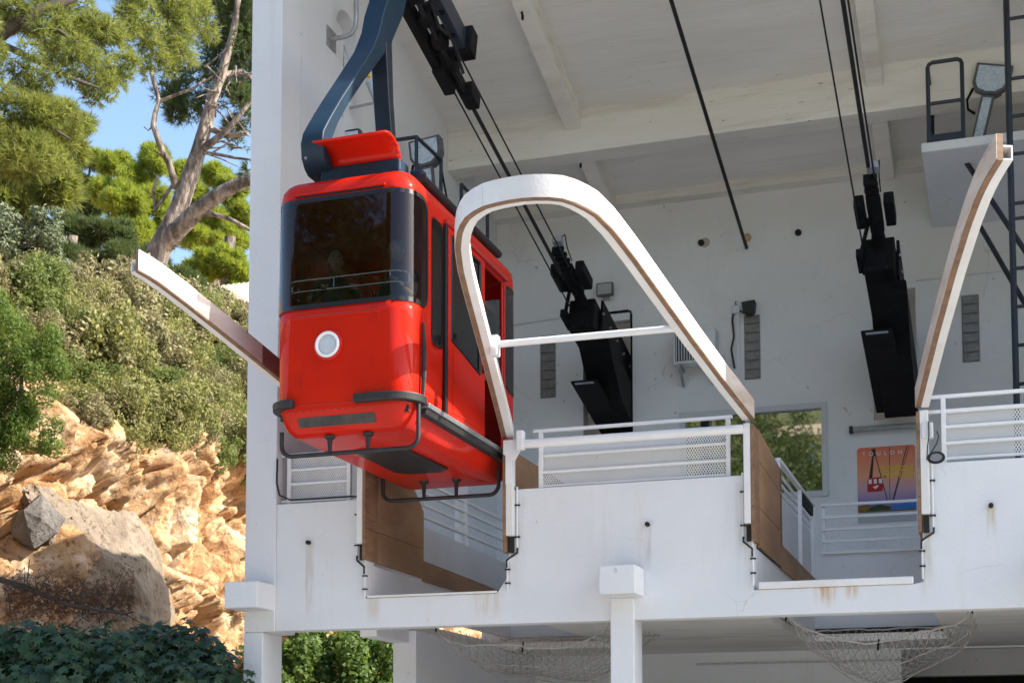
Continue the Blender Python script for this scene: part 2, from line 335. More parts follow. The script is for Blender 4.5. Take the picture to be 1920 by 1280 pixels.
MB().box(PY(1305, 1222, 21).x, dx0, 20.97, 20.998, 3.02, 3.045).build('shadow_gap_strip', GALV, st)  # strip drawn in for the dark shadow gap under the ceiling
# plywood and painted linings on the left flank of each slot
def ply(poly, x0, name='plywood_panel', m=PLY, d=.03): return MB().prism(poly, 'X', x0-d, x0).build(name, m, st, bevel=.003)
ply([(15.26,3.875),(16.655,3.865),(16.655,4.228),(15.26,4.228)], XA0)
ply([(15.26,4.234),(16.655,4.234),(16.655,4.70),(16.25,5.00),(15.26,5.08)], XA0)
ply([(16.66,3.84),(20.1,3.84),(20.1,4.02),(16.66,4.085)], XA0)
ply([(16.66,4.09),(20.1,4.028),(20.1,4.46),(16.66,4.52)], XA0, 'painted_panel', GREYP, .024)
ply([(15.26,3.86),(16.90,3.86),(16.90,4.25),(15.26,4.27)], XB0)
ply([(15.26,4.276),(16.90,4.256),(16.90,4.70),(15.26,4.76)], XB0)
ply([(15.26,4.766),(16.90,4.706),(16.90,4.98),(15.26,5.11)], XB0)
ply([(16.905,3.84),(20.1,3.84),(20.1,4.08),(16.905,4.11)], XB0)
for x in (XA1, XB1):
    MB().box(x-.0, x+.03, 15.26, 20.1, 3.86, 5.05).build('plywood_panel', PLY, st, bevel=.003)
MB().box(XA0-.1, XA1+.1, 20.1, 20.15, 3.42, 4.43).build('slot_end_wall', WALL, st)
MB().box(XB0-.1, XB1+.1, 20.1, 20.15, 3.42, 4.43).build('slot_end_wall', WALL, st)
# steel posts on the slot jambs with the guide board edge and the dark pocket below
for x, s_ in ((XA0, -1), (XA1, 1), (XB0, -1), (XB1, 1)):
    xa, xb = (x-.105, x-.034) if s_ < 0 else (x+.034, x+.115)
    MB().box(xa, xb, 14.90, 14.997, 4.06, 5.10).build('jamb_post', WHITEW, st, bevel=.006)
    xe = (x-.032, x) if s_ < 0 else (x, x+.032)
    for z0, z1 in ((3.88, 4.23), (4.234, 4.66), (4.664, 5.09)):
        MB().box(xe[0], xe[1], 14.90, 15.258, z0, z1).build('board_edge', BROWNE, st, bevel=.002)
    MB().box(xa+.012, xb-.012, 14.965, 14.9975, 3.88, 4.055).build('jamb_pocket', HOLE, st)
    # conduit with clips down the jamb
    xc = x-.13 if s_ < 0 else x+.14
    xd = x-.03 if s_ < 0 else x+.03
    zb = 3.47 if x < -4 else 3.42
    MB().tube([(xc,14.978,4.60),(xc,14.978,3.90),(xd,14.978,3.78),(xd,14.978,zb)], .012, 6).build('conduit', PLASTW, st, smooth=True)
    for z in (4.4, 4.05, 3.7, 3.55):
        xx = xc if z > 3.85 else xd
        MB().box(xx-.028, xx+.028, 14.962, 14.9985, z-.008, z+.008).build('cable_clip', CABLEB, st)
    MB().tube([(xc+.004,14.972,3.93),(xc+.004,14.968,3.88),(xd-.006,14.968,3.80),(xd-.006,14.972,3.72)], .013, 6).build('cable_sleeve', CABLEB, st, smooth=True)
for (u, v) in ((580, 1017), (1215, 983), (1858, 948)):
    p = PY(u, v, YF); MB().disc((p.x, YF-.004, p.z), (0,-1,0), .024, .05, 14).build('drain_spout', HOLE, st, smooth=True)
for (u, v) in ((1315, 456), (1497, 437)):
    p = PY(u, v, YB); MB().disc((p.x, YB-.004, p.z), (0,-1,0), .05, .04, 14).build('pipe_hole', HOLE, st, smooth=True)
p = PY(1322, 456, YB); MB().disc((p.x, YB-.002, p.z+.01), (0,-1,0), .08, .006, 14).build('mortar_patch', mat('mortar', (.45,.40,.33)), st)
p = PY(1401, 446, YB); MB().disc((p.x, YB-.002, p.z), (0,-1,0), .07, .02, 14).build('rope_collar', mat('rusty_stain', (.45,.30,.12), (.6,.5,.35), rough=.8, scale=20), st)
# capping strips on the slot sill
MB().box(XA0, XA1-.1, 14.975, 15.25, 3.452, 3.475).build('sill_strip', WHITEW, st, bevel=.004)
MB().box(XB0+.02, XB1-.06, 14.975, 15.25, 3.382, 3.455).build('sill_strip', WHITEW, st, bevel=.012)
# wall conduit at mid height
z = PY(1000, 601, YB).z
MB().tube([(-7.9, YB-.02, z-.05), (PY(1062,591,YB).x, YB-.02, z)], .014, 6).build('wall_conduit', PLASTW, st, smooth=True)
z = PY(1800, 518, YB).z
MB().tube([(PY(1717,525,YB).x, YB-.02, z), (4.9, YB-.02, z+.05)], .014, 6).build('wall_conduit', PLASTW, st, smooth=True)
# window
WFR = mat('window_frame_paint', (.60,.60,.59), None, rough=.5)
wf = MB(); t = .06
wf.box(wx0-.03, wx1+.03, YB-.03, YB+.12, wz1-t, wz1+.03).box(wx0-.03, wx1+.03, YB-.03, YB+.12, wz0-.03, wz0+t)
wf.box(wx0-.03, wx0+t, YB-.031, YB+.12, wz0-.03, wz1+.03).box(wx1-t, wx1+.03, YB-.031, YB+.12, wz0-.03, wz1+.03)
xm = PY(1402, 800, YB).x; wf.box(xm-.04, xm+.04, YB-.032, YB+.12, wz0, wz1)
win = wf.build('window', WFR, st, bevel=.005)
MB().box(wx0+t, xm-.04, YB+.05, YB+.06, wz0+t, wz1-t).build('pane', PANE, win)
MB().box(xm+.04, wx1-t, YB+.05, YB+.06, wz0+t, wz1-t).build('pane', PANE, win)
# glass block strips
for (u0, u1, v0, v1) in ((1013, 1042, 629, 746), (1395, 1425, 591, 711), (1802, 1835, 553, 679)):
    a = PY((u0+u1)/2, v0, YB); b = PY((u0+u1)/2, v1, YB); x0, x1 = PY(u0, v0, YB).x, PY(u1, v0, YB).x
    gs = MB().box(x0, x1, YB-.006, YB-.001, b.z, a.z).build('glass_block_strip', mat('grey_mortar', (.30,.28,.25), (.22,.2,.18), rough=.9, scale=10), st)
    n = 7; h = (a.z-b.z)/n
    for i in range(n):
        MB().box(x0+.012, x1-.012, YB-.03, YB-.008, b.z+i*h+.01, b.z+(i+1)*h-.01).build('glass_block', GBLOCK, gs, bevel=.008)
# door hood edge of opening A
MB().tube([(ao[0], YB-.01, ao[3]-.02), (ao[1]-.05, YB-.01, ao[3]), (ao[1], YB-.01, ao[3]-.06), (ao[1], YB-.01, ao[2])], .016, 6).build('opening_trim', DARKM, st, smooth=True)
MB().box(ao[0], ao[1]-.02, YB-.02, YB+.2, ao[3]-.16, ao[3]-.03).build('roller_housing', PLASTW, st, bevel=.02)

# ================================================================ RAILINGS
def lattice(x0, x1, z0, z1, y, pitch=.028, wdt=.0060):
    m = MB(); H = z1-z0; sl = .6
    for sg in (1, -1):
        k = x0 - H*sl - .1
        while k < x1 + H*sl + .1:
            # line x = k + sg*sl*(z-z0) clipped
            za, zb = z0, z1
            xa, xb = k, k + sg*sl*H
            def clip(xv): return z0 + (xv-k)/(sg*sl)
            lo, hi = sorted((clip(x0), clip(x1)))
            za, zb = max(za, lo), min(zb, hi)
            if zb - za > .01:
                xa, xb = k + sg*sl*(za-z0), k + sg*sl*(zb-z0); yy = y + sg*.002
                m.add([(xa-wdt,yy,za),(xa+wdt,yy,za),(xb+wdt,yy,zb),(xb-wdt,yy,zb)], [(0,1,2,3)])
            k += pitch
    return m
def front_rail(label, x0, x1, posts, rails, zmesh, y, z0):
    t = thing('railing', label, 'railing', ((x0+x1)/2, y, z0))
    for z, h, a, b in rails: MB().box(a, b, y-.021, y+.021, z-h, z+h).build('rail', WHITEP, t, bevel=.004)
    for x in posts: MB().box(x-.023, x+.023, y-.024, y+.024, z0, rails[0][0]-rails[0][1]).build('post', WHITEP, t, bevel=.004)
    o = lattice(min(posts)+.02, max(posts)-.02, zmesh[0], zmesh[1], y+.03).build('mesh_panel', WHITEP, t); o['kind'] = 'stuff'
    return t
front_rail('white railing with wire mesh infill between the two car slots', -4.83, -2.66, (-4.76, -2.70),
    [(5.225,.018,-4.85,-2.655),(4.945,.014,-4.74,-2.72),(4.765,.014,-4.74,-2.72),(4.612,.012,-4.74,-2.72)], (4.60, 5.06), 15.10, 4.58)
front_rail('white mesh railing left of the red car beside the tall pillar', -7.92, -7.03, (-7.82, -7.06),
    [(5.16,.018,-7.92,-7.03),(4.985,.014,-7.80,-7.08),(4.82,.014,-7.80,-7.08),(4.62,.016,-7.92,-7.03)], (4.62, 5.14), 15.10, 4.58)
front_rail('white mesh railing at the right edge beyond the second slot', -.70, 2.4, (-.53, .75, 2.1),
    [(5.265,.018,-.70,2.4),(5.115,.018,-.72,2.4),(4.955,.014,-.51,2.4),(4.79,.014,-.51,2.4),(4.635,.014,-.51,2.4)], (4.62, 5.10), 15.10, 4.58)
# rear railing of the right slot
t = thing('railing', 'white five-bar railing across the end of the right slot', 'railing', (-1.6, 20.08, 4.43))
for z in (5.10, 4.93, 4.765, 4.60, 4.445): MB().box(-2.33, -.72, 20.06, 20.10, z-.018, z+.018).build('rail', WHITEP, t, bevel=.004)
for x in (-2.30, -.78): MB().box(x-.024, x+.024, 20.101, 20.149, 4.431, 5.09).build('post', WHITEP, t, bevel=.004)
# side railings running back along the slots
t = thing('railing', 'white panelled railing along the left flank of the right slot', 'railing', (-2.5, 18.4, 4.09))
MB().box(-2.46, -2.40, 16.78, 20.0, 5.07, 5.11).build('rail', WHITEP, t, bevel=.004)
for y in (16.80, 18.65, 19.95): MB().box(-2.455, -2.405, y-.024, y+.024, 4.09, 5.068).build('post', WHITEP, t, bevel=.004)
for z in (4.98, 4.88, 4.78): MB().box(-2.475, -2.458, 16.83, 19.92, z-.022, z+.022).build('slat', GREYP, t, bevel=.003)
MB().box(-2.475, -2.458, 16.83, 19.92, 4.12, 4.72).build('sheet_panel', GREYP, t, bevel=.003)
MB().box(-2.452, -2.412, 18.72, 19.88, 4.93, 5.06).build('rubber_strip', DARKM, t)
t = thing('railing', 'grey-white slatted railing inside the left slot under the red car', 'railing', (-6.85, 18.4, 4.09))
for z in (5.10, 4.96, 4.81, 4.66): MB().box(-6.86, -6.80, 16.72, 20.05, z-.016, z+.016).build('rail', WHITEP, t, bevel=.004)
for y in (18.25, 19.95): MB().box(-6.868, -6.802, y-.03, y+.03, 4.09, 5.12).build('post', WHITEP, t, bevel=.004)

# ================================================================ GUIDE HORNS
KG = .30
def GP(u, v, z0=5.115):
    d = ray(u, v); k = (z0 + KG*15 - EYE) / (d.z + KG*d.y); return EY + d*k
def smooth_path(pts, n):
    P = np.array([tuple(p) for p in pts]); 
    for _ in range(2):                      # Chaikin-like smoothing on interior
        Q = P.copy(); Q[1:-1] = .25*P[:-2] + .5*P[1:-1] + .25*P[2:]; P = Q
    d = np.r_[0, np.cumsum(np.linalg.norm(np.diff(P, axis=0), axis=1))]; s_ = np.linspace(0, d[-1], n)
    return [Vector((np.interp(x, d, P[:,0]), np.interp(x, d, P[:,1]), np.interp(x, d, P[:,2]))) for x in s_]
def sweep(path, nrm, o0, o1, h0, h1):      # rectangular section: offsets along the plan normal and along world up
    m = MB(); vs = []; n = len(path)
    for p, q in zip(path, nrm):
        vs += [p+q*o0+Vector((0,0,h0)), p+q*o1+Vector((0,0,h0)), p+q*o1+Vector((0,0,h1)), p+q*o0+Vector((0,0,h1))]
    fs = []
    for i in range(n-1):
        for k in range(4): fs.append((4*i+k, 4*i+(k+1) % 4, 4*i+4+(k+1) % 4, 4*i+4+k))
    fs += [(3,2,1,0), (4*n-4, 4*n-3, 4*n-2, 4*n-1)]
    return m.add(vs, fs)
def plan_normals(path, left):
    out = []
    for i in range(len(path)):
        t = path[min(i+1, len(path)-1)] - path[max(i-1, 0)]; q = Vector((-t.y, t.x, 0)).normalized()
        out.append(q if left else -q)
    return out
FACEB = mat('bare_weathered_board', (.50,.40,.32), (.62,.56,.50), rough=.7, scale=2, stretch=(1,.5,2), spots=[((.28,.18,.12), 3, .58, .75, (1,.5,2))])
BH = .210; BT = .048
lp = [(300,1250),(260,1090),(210,900),(170,720),(120,560),(80,430),(65,330),(75,250),(120,190),(180,160),(270,140),(380,125),(470,115),(560,120),(640,145),(720,190),(780,250),(850,350),(1000,560),(1150,770),(1300,980),(1400,1140)]
pts = [GP(820+x/2.37, 320+y/2.37) for x, y in lp]
pts[0] = Vector((-5.15, 14.93, 5.115+KG*.07)); pts[1].x += .02; pts[-1] = Vector((-2.40, 14.93, 5.115+KG*.07))
path = smooth_path(pts, 76); nr = plan_normals(path, True)
if (nr[38].y > 0): nr = [-q for q in nr]
gl = thing('guide_loop', 'white and brown U-shaped guide loop jutting out between the two car slots', 'guide frame', (-3.78, 14.9, 5.1))
sweep(path, nr, -BT, 0, 0, BH).build('guide_board', BROWNE, gl, smooth=True)
cuts = [0, 16, 27, 35, 48, 62, 75]
for a, b in zip(cuts[:-1], cuts[1:]):
    P = path[a:b+1]; Q = nr[a:b+1]
    P2 = list(P)
    if a: P2[0] = P[0].lerp(P[1], .02)
    sweep(P2, Q, .001, .006, .012, BH-.004).build('facing_plank', FACEW if b <= 62 else FACEB, gl, smooth=True)
sweep(path, nr, -.125, -BT-.001, .004, .12).build('steel_tube', WHITEW, gl, smooth=True)
for a, b, r_ in ((8, 64, .034),):
    pa = GP(930, 657); pb = GP(1268, 627)
    MB().tube([pa + Vector((0,0,.06)), pb + Vector((0,0,.06))], r_, 12).build('cross_pipe', WHITEP, gl, smooth=True)
    MB().tube([PY(972, 833, 14.86), PY(1392, 804, 14.86)], .048, 14).build('cross_pipe', WHITEP, gl, smooth=True)
    for p in (pa, PY(978, 833, 14.86)):
        MB().box(p.x-.05, p.x+.03, p.y-.05, p.y+.05, p.z-.06, p.z+.15).build('clamp', WHITEP, gl, bevel=.012)
MB().box(-5.10, -5.02, 14.88, 14.985, 4.62, 5.10).build('foot_post', WHITEP, gl, bevel=.006)
MB().prism([(-5.12,5.1),(-4.96,5.1),(-4.93,4.98),(-5.0,4.86),(-5.12,4.95)], 'Y', 14.87, 14.90).build('gusset', WHITEP, gl)
MIDSHADE = mat('half_shaded_brown_board', (.40,.27,.22), (.55,.46,.42), rough=.6, scale=1.6, stretch=(1,.6,2), spots=[((.20,.10,.075), 2, .55, .8, (1,.5,2))])  # lighter step of the car's shade, painted into the middle plank
def horn(name, label, pts, left, white_to, dark=None):
    path = smooth_path(pts, 30); nr = plan_normals(path, left)
    g = thing(name, label, 'guide frame', tuple(pts[0]))
    sweep(path, nr, -BT, 0, 0, BH).build('guide_board', BROWNE, g, smooth=True)
    cuts = [0, 15, 23, 29]
    for i, (a, b) in enumerate(zip(cuts[:-1], cuts[1:])):
        P2 = list(path[a:b+1])
        if a: P2[0] = path[a].lerp(path[a+1], .03)
        sweep(P2, nr[a:b+1], .001, .006, .012, BH-.004).build('facing_plank', FACEW if i >= white_to else (dark or (VARN_SHADE, MIDSHADE)[i]), g, smooth=True)
    sweep(path, nr, -.125, -.113, .004, .12).build('steel_channel', WHITEW, g, smooth=True)
    sweep(path, nr, -.113, -BT-.001, .004, .016).build('channel_flange', WHITEW, g, smooth=True)
    sweep(path, nr, -.113, -BT-.001, .108, .12).build('channel_flange', WHITEW, g, smooth=True)
    return g
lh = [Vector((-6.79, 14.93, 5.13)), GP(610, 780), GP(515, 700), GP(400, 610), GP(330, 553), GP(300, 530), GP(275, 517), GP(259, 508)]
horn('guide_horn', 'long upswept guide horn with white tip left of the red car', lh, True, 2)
rh = [Vector((-.785, 14.93, 5.13)), GP(1750, 620), GP(1790, 480), GP(1815, 405), GP(1830, 365), GP(1848, 328), GP(1870, 300)]
horn('guide_horn', 'upswept guide horn with open channel tip at the far right', rh, False, 3, FACEB)
# ================================================================ THE RED CAR
CX, HW, Y0, Y1, CR = -5.985, .735, 12.55, 15.80, .24
SF = HW - CR; QC = math.pi*CR/2; SL = (Y1-Y0) - 2*CR; PER = 2*(2*SF) + 4*QC + 2*SL
S1 = SF; S2 = S1+QC; S3 = S2+SL; S4 = S3+QC
def plan(s):
    """arc length from the middle of the front, positive towards +X; returns point and outward normal"""
    sg = 1
    s = ((s + PER/2) % PER) - PER/2
    if s < 0: sg = -1; s = -s
    if s <= S1: p, n = (s, Y0), (0, -1)
    elif s <= S2: a = (s-S1)/CR; p = (SF + CR*math.sin(a), Y0+CR-CR*math.cos(a)); n = (math.sin(a), -math.cos(a))
    elif s <= S3: p = (HW, Y0+CR+(s-S2)); n = (1, 0)
    elif s <= S4: a = (s-S3)/CR; p = (SF + CR*math.cos(a), Y1-CR+CR*math.sin(a)); n = (math.cos(a), math.sin(a))
    else: p = (SF-(s-S4), Y1); n = (0, 1)
    return Vector((CX+sg*p[0], p[1], 0)), Vector((sg*n[0], n[1], 0))
PROF = [(7.315,.215),(7.307,.16),(7.285,.10),(7.25,.055),(7.20,.02),(7.12,.003),(6.5,0),(5.6,0),(5.25,.004),(5.05,.012),(4.96,.03),(4.88,.065),(4.82,.11),(4.78,.16),(4.765,.215)]
pz = np.array([p[0] for p in PROF])[::-1]; pi_ = np.array([p[1] for p in PROF])[::-1]
def inset(z): return float(np.interp(z, pz, pi_))
def surf(s, z, off=0):
    p, n = plan(s); q = p + n*(off-inset(z)); return Vector((q.x, q.y, z))
def sY(Y): return S2 + (Y - (Y0+CR))        # arc length of a station Y on the right flank
WZ0, WZ1 = 5.985, 7.085
SW = S2 + .19                                # rear end of the wrap-round front window
holes = [(-SW+.05, SW-.05, WZ0+.05, WZ1-.05),
         (sY(13.10), sY(13.36), 5.72, 6.96),
         (sY(13.42), sY(15.24), 5.00, 6.99),
         (sY(15.34), sY(15.34)+.42, 5.80, 6.98),
         (-sY(15.0), -sY(13.3), 5.9, 6.95),
         (PER/2-SF-.02, PER/2, WZ0+.05, WZ1-.1), (-PER/2, -PER/2+SF+.02, WZ0+.05, WZ1-.1)]
sb = set(np.round(np.linspace(-PER/2, PER/2, 60), 4))
for sg in (1, -1):
    for a, b in ((S1, S2), (S3, S4)): sb |= set(np.round(sg*np.linspace(a, b, 11), 4))
for h in holes: sb |= {round(h[0], 4), round(h[1], 4)}
sb = sorted(sb); sb2 = [sb[0]]
hs = {round(x, 4) for h in holes for x in h[:2]} | {round(-PER/2,4), round(PER/2,4)}
for x in sb[1:]:
    if x - sb2[-1] < .012:
        if x in hs and sb2[-1] not in hs: sb2[-1] = x
        elif x not in hs: continue
        else: sb2.append(x)
    else: sb2.append(x)
sb = sb2
zb = sorted(set([p[0] for p in PROF] + [h[2] for h in holes] + [h[3] for h in holes] + [5.4, 5.8, 6.2, 6.7]))
sb = sb[:-1]; ns, nz = len(sb), len(zb)
V = [surf(s, z) for z in zb for s in sb]; Fc = []
for j in range(nz-1):
    for i in range(ns):
        a, b = sb[i], (sb[i+1] if i+1 < ns else PER/2); m_ = (a+b)/2; zc = (zb[j]+zb[j+1])/2
        if any(h[0] < m_ < h[1] and h[2] < zc < h[3] for h in holes): continue
        i2 = (i+1) % ns; Fc.append((j*ns+i, j*ns+i2, (j+1)*ns+i2, (j+1)*ns+i))
Fc.append(tuple(range(ns))[::-1]); Fc.append(tuple((nz-1)*ns+i for i in range(ns)))
car = thing('cable_car', 'glossy red cable car with dark wrap-round window hanging half out of the left slot', 'cable car', (CX, 14.2, 4.6))
mb = MB(); mb.v = [tuple(p) for p in V]; mb.f = Fc
body = mb.build('body', RED, car, smooth=True, ang=35)
sol = body.modifiers.new('shell', 'SOLIDIFY'); sol.thickness = .035; sol.offset = -1
def rr_patch(s0, s1, z0, z1, rad, off, nrow=26, ncol=24, rfun=None):
    """curved patch with rounded corners lying on the body surface"""
    m = MB(); zs = [z0 + (z1-z0)*(.5-.5*math.cos(math.pi*k/(nrow-1))) for k in range(nrow)]; vs = []
    for z in zs:
        d = 0
        if z - z0 < rad: d = rad - math.sqrt(max(0, rad**2 - (rad-(z-z0))**2))
        if z1 - z < rad: d = max(d, rad - math.sqrt(max(0, rad**2 - (rad-(z1-z))**2)))
        a, b = s0 + d, s1 - d
        vs += [surf(a + (b-a)*k/(ncol-1), z, off) for k in range(ncol)]
    fs = [(r*ncol+k, r*ncol+k+1, (r+1)*ncol+k+1, (r+1)*ncol+k) for r in range(nrow-1) for k in range(ncol-1)]
    return m.add(vs, fs)
fwin = rr_patch(-SW, SW, WZ0, WZ1, .15, .006, 28, 70).build('front_window', TGLASS, car, smooth=True)
# black frit frame around the glass
def frame_patch(s0, s1, z0, z1, rad, wd, off, name, parent, m=SEAL, n=14):
    def outline(d):
        o = []; r_ = max(.01, rad-d); a0, a1, b0, b1 = s0+d, s1-d, z0+d, z1-d
        for cx_, cz_, st_ in ((a1-r_, b0+r_, -90), (a1-r_, b1-r_, 0), (a0+r_, b1-r_, 90), (a0+r_, b0+r_, 180)):
            for k in range(n): t_ = R(st_ + 90*k/(n-1)); o.append((cx_+r_*math.cos(t_), cz_+r_*math.sin(t_)))
        # subdivide long straights
        out = []
        for i, p in enumerate(o):
            q = o[(i+1) % len(o)]; out.append(p)
            if i % n == n-1:
                for k in range(1, 20): out.append((p[0]+(q[0]-p[0])*k/20, p[1]+(q[1]-p[1])*k/20))
        return out
    A, B = outline(0), outline(wd); N = len(A); m2 = MB()
    m2.add([surf(a, b, off) for a, b in A] + [surf(a, b, off) for a, b in B], [(i, (i+1) % N, N+(i+1) % N, N+i) for i in range(N)])
    return m2.build(name, m, parent, smooth=True)
frame_patch(-SW, SW, WZ0, WZ1, .15, .045, .009, 'window_seal', fwin)
rr_patch(PER/2-SF-.05, PER/2+SF+.05, WZ0+.02, WZ1-.06, .12, .006, 20, 24).build('rear_window', TGLASS, car, smooth=True)
w1 = rr_patch(sY(13.085), sY(13.375), 5.70, 6.98, .06, .006, 16, 4).build('side_window', SGLASS, car, smooth=True)
frame_patch(sY(13.085), sY(13.375), 5.70, 6.98, .06, .022, .008, 'window_seal', w1)
w2 = rr_patch(sY(15.31), sY(15.31)+.47, 5.77, 7.0, .13, .006, 22, 14).build('side_window', SGLASS, car, smooth=True)
frame_patch(sY(15.31), sY(15.31)+.47, 5.77, 7.0, .13, .035, .008, 'window_seal', w2)
rr_patch(-sY(15.03), -sY(13.27), 5.87, 6.98, .1, .006, 16, 8).build('side_window', SGLASS, car, smooth=True)
XR = CX+HW
# sliding door on the right flank
dr = MB()
dw = [(13.56,5.86),(14.40,5.72),(14.40,6.93),(13.56,6.93)]
dy0, dy1, dz0, dz1 = 13.47, 14.56, 5.02, 7.00
V_ = []
outer = [(dy0,dz0),(dy1,dz0),(dy1,dz1),(dy0,dz1)]
for x in (XR-.01, XR+.028):
    V_ += [(x, *p) for p in outer] + [(x, *p) for p in dw]
Fd = []
for k in range(4):
    k2 = (k+1) % 4
    Fd += [(k, k2, 4+k2, 4+k), (8+k, 8+4+k, 8+4+k2, 8+k2), (k, 8+k, 8+k2, k2), (4+k, 4+k2, 12+k2, 12+k)]
door = dr.add(V_, Fd).build('sliding_door', RED, car, bevel=.008)
MB().add([(XR+.018, *p) for p in dw], [(0,1,2,3)]).build('door_window', SGLASS, door)
for k in range(4):
    a, b = dw[k], dw[(k+1) % 4]; MB().tube([(XR+.026, *a), (XR+.026, *b)], .016, 6).build('window_seal', SEAL, door, smooth=True)
MB().prism([(13.60,5.12),(14.44,5.12),(14.44,5.66),(13.60,5.79)], 'X', XR+.029, XR+.034).build('door_panel', RED, door, bevel=.006)
MB().box(XR+.030, XR+.06, 14.47, 14.50, 5.75, 5.95).build('door_handle', BLACK, door, bevel=.006)
MB().box(XR-.005, XR+.036, 13.395, 13.455, 5.00, 7.0).build('door_seal', SEAL, car, bevel=.01)
MB().box(XR-.004, XR+.045, 13.40, 15.30, 7.005, 7.05).build('door_track', REDD, car, bevel=.008)
MB().box(XR-.04, XR+.02, 15.245, 15.275, 5.0, 7.0).build('door_post', REDD, car, bevel=.006)
MB().box(XR-.03, XR+.012, 14.57, 14.60, 5.0, 7.0).build('door_seal', SEAL, car)
for y, z in ((13.0, 7.16), (13.9, 7.17), (14.8, 7.17), (15.28, 6.75), (12.98, 6.6)):
    MB().disc((XR-.002, y, z), (1,0,0), .012, .012, 8).build('rivet', CHROME, car, smooth=True)
# floor, roof lining
MB().box(CX-HW+.06, CX+HW-.06, Y0+.1, Y1-.1, 4.93, 4.99).build('floor', BLACK, car)
MB().box(CX-HW+.1, CX-HW+.35, 13.4, 15.2, 5.0, 5.42).build('bench', BLACK, car, bevel=.02)
MB().box(CX-HW+.02, CX-HW+.05, 13.0, 13.12, 5.0, 7.05).build('inner_post', REDD, car)
# handrail inside the front window
for z in (6.205, 6.315):
    pts = [surf(s, z, -.11) for s in np.linspace(-S2-.12, S2+.16, 40)]
    MB().tube(pts, .013, 8).build('handrail', CHROME, car, smooth=True)
for s in (-S2+.02, -.12, S1-.02, S2-.02):
    MB().tube([surf(s, 6.205, -.11), surf(s, 6.315, -.11)], .011, 6).build('rail_post', CHROME, car, smooth=True)
# front trim: gutter lip, louvre slot, headlight
def strip(s0, s1, z0, z1, o0, o1, n=20):
    m = MB(); vs = []
    for k in range(n):
        s = s0+(s1-s0)*k/(n-1)
        vs += [surf(s, z0, o0), surf(s, z0, o1), surf(s, z1, o1), surf(s, z1, o0)]
    fs = [(4*i+k, 4*i+(k+1) % 4, 4*i+4+(k+1) % 4, 4*i+4+k) for i in range(n-1) for k in range(4)] + [(3,2,1,0), (4*n-4,4*n-3,4*n-2,4*n-1)]
    return m.add(vs, fs)
strip(-.50, .47, 7.115, 7.14, -.01, .025).build('gutter_lip', RED, car, bevel=.006)
strip(-.48, .45, 7.097, 7.112, -.01, .012).build('gutter_groove', SEAL, car)
lv = strip(-.52, .42, 5.885, 5.945, -.01, .010).build('louvre', RED, car, bevel=.006)
strip(-.49, .39, 5.900, 5.922, .009, .013).build('louvre_slot', REDD, lv)
hc = surf(-.115, 5.61, 0)
def ring(c, r0, r1, h0, h1, n=40):
    m = MB(); prof = [(r0, h0), (r0, h1), ((r0+r1)/2, h1+.012), (r1, h1), (r1, h0)]; vs = []
    for k in range(n):
        a = 2*math.pi*k/n
        vs += [(c.x + r_*math.cos(a), c.y - h_, c.z + r_*math.sin(a)) for r_, h_ in prof]
    q = len(prof)
    return m.add(vs, [(k*q+i, k*q+i+1, ((k+1) % n)*q+i+1, ((k+1) % n)*q+i) for k in range(n) for i in range(q-1)])
hl = ring(hc, .115, .152, -.01, .014).build('headlight', RED, car, smooth=True)
ring(hc, .098, .128, -.005, .034).build('bezel', mat('white_enamel', (.82,.82,.82), None, rough=.25, coat=.5), hl, smooth=True)
lens = MB(); n_ = 32; vs = [(hc.x, hc.y-.03, hc.z)]
for rr, hh in ((.05, .028), (.085, .02), (.102, .008)):
    vs += [(hc.x+rr*math.cos(2*math.pi*k/n_), hc.y-hh, hc.z+rr*math.sin(2*math.pi*k/n_)) for k in range(n_)]
fs = [(0, 1+k, 1+(k+1) % n_) for k in range(n_)] + [(1+j*n_+k, 1+j*n_+(k+1) % n_, 1+(j+1)*n_+(k+1) % n_, 1+(j+1)*n_+k) for j in range(2) for k in range(n_)]
lens.add(vs, fs).build('lens', mat('frosted_lens', (.52,.55,.58), (.60,.62,.64), rough=.15, scale=40, coat=.6, bump=.3, bscale=60), hl, smooth=True)
# lower light panel on the sloping apron
rr_patch(-.46, .36, 4.842, 4.93, .02, .004, 12, 24).build('apron_lamp', mat('grey_lamp_panel', (.045,.042,.038), (.075,.07,.062), rough=.4, scale=9, spec=.2), car, smooth=True)
# bumper strips and tread plate
strip(-S2-.25, -S1+.02, 5.02, 5.10, -.012, .075, 24).build('bumper', BLACK, car, bevel=.012)
strip(.17, S2+.06, 5.02, 5.10, -.012, .075, 30).build('bumper', BLACK, car, bevel=.012)
strip(S2+.065, S3-.02, 5.0, 5.045, -.014, .09, 8).build('tread_plate', ALU, car, bevel=.005)
strip(S2+.07, S3-.02, 4.94, 4.998, -.014, .075, 8).build('bumper', BLACK, car, bevel=.008)
MB().tube([surf(S2+.02, z, .028+.012*math.sin((z-5)*4)) for z in np.linspace(4.99, 5.82, 12)], [.012+.014*math.sin(math.pi*k/11) for k in range(12)], 8).build('grab_bar', BLACK, car, smooth=True)
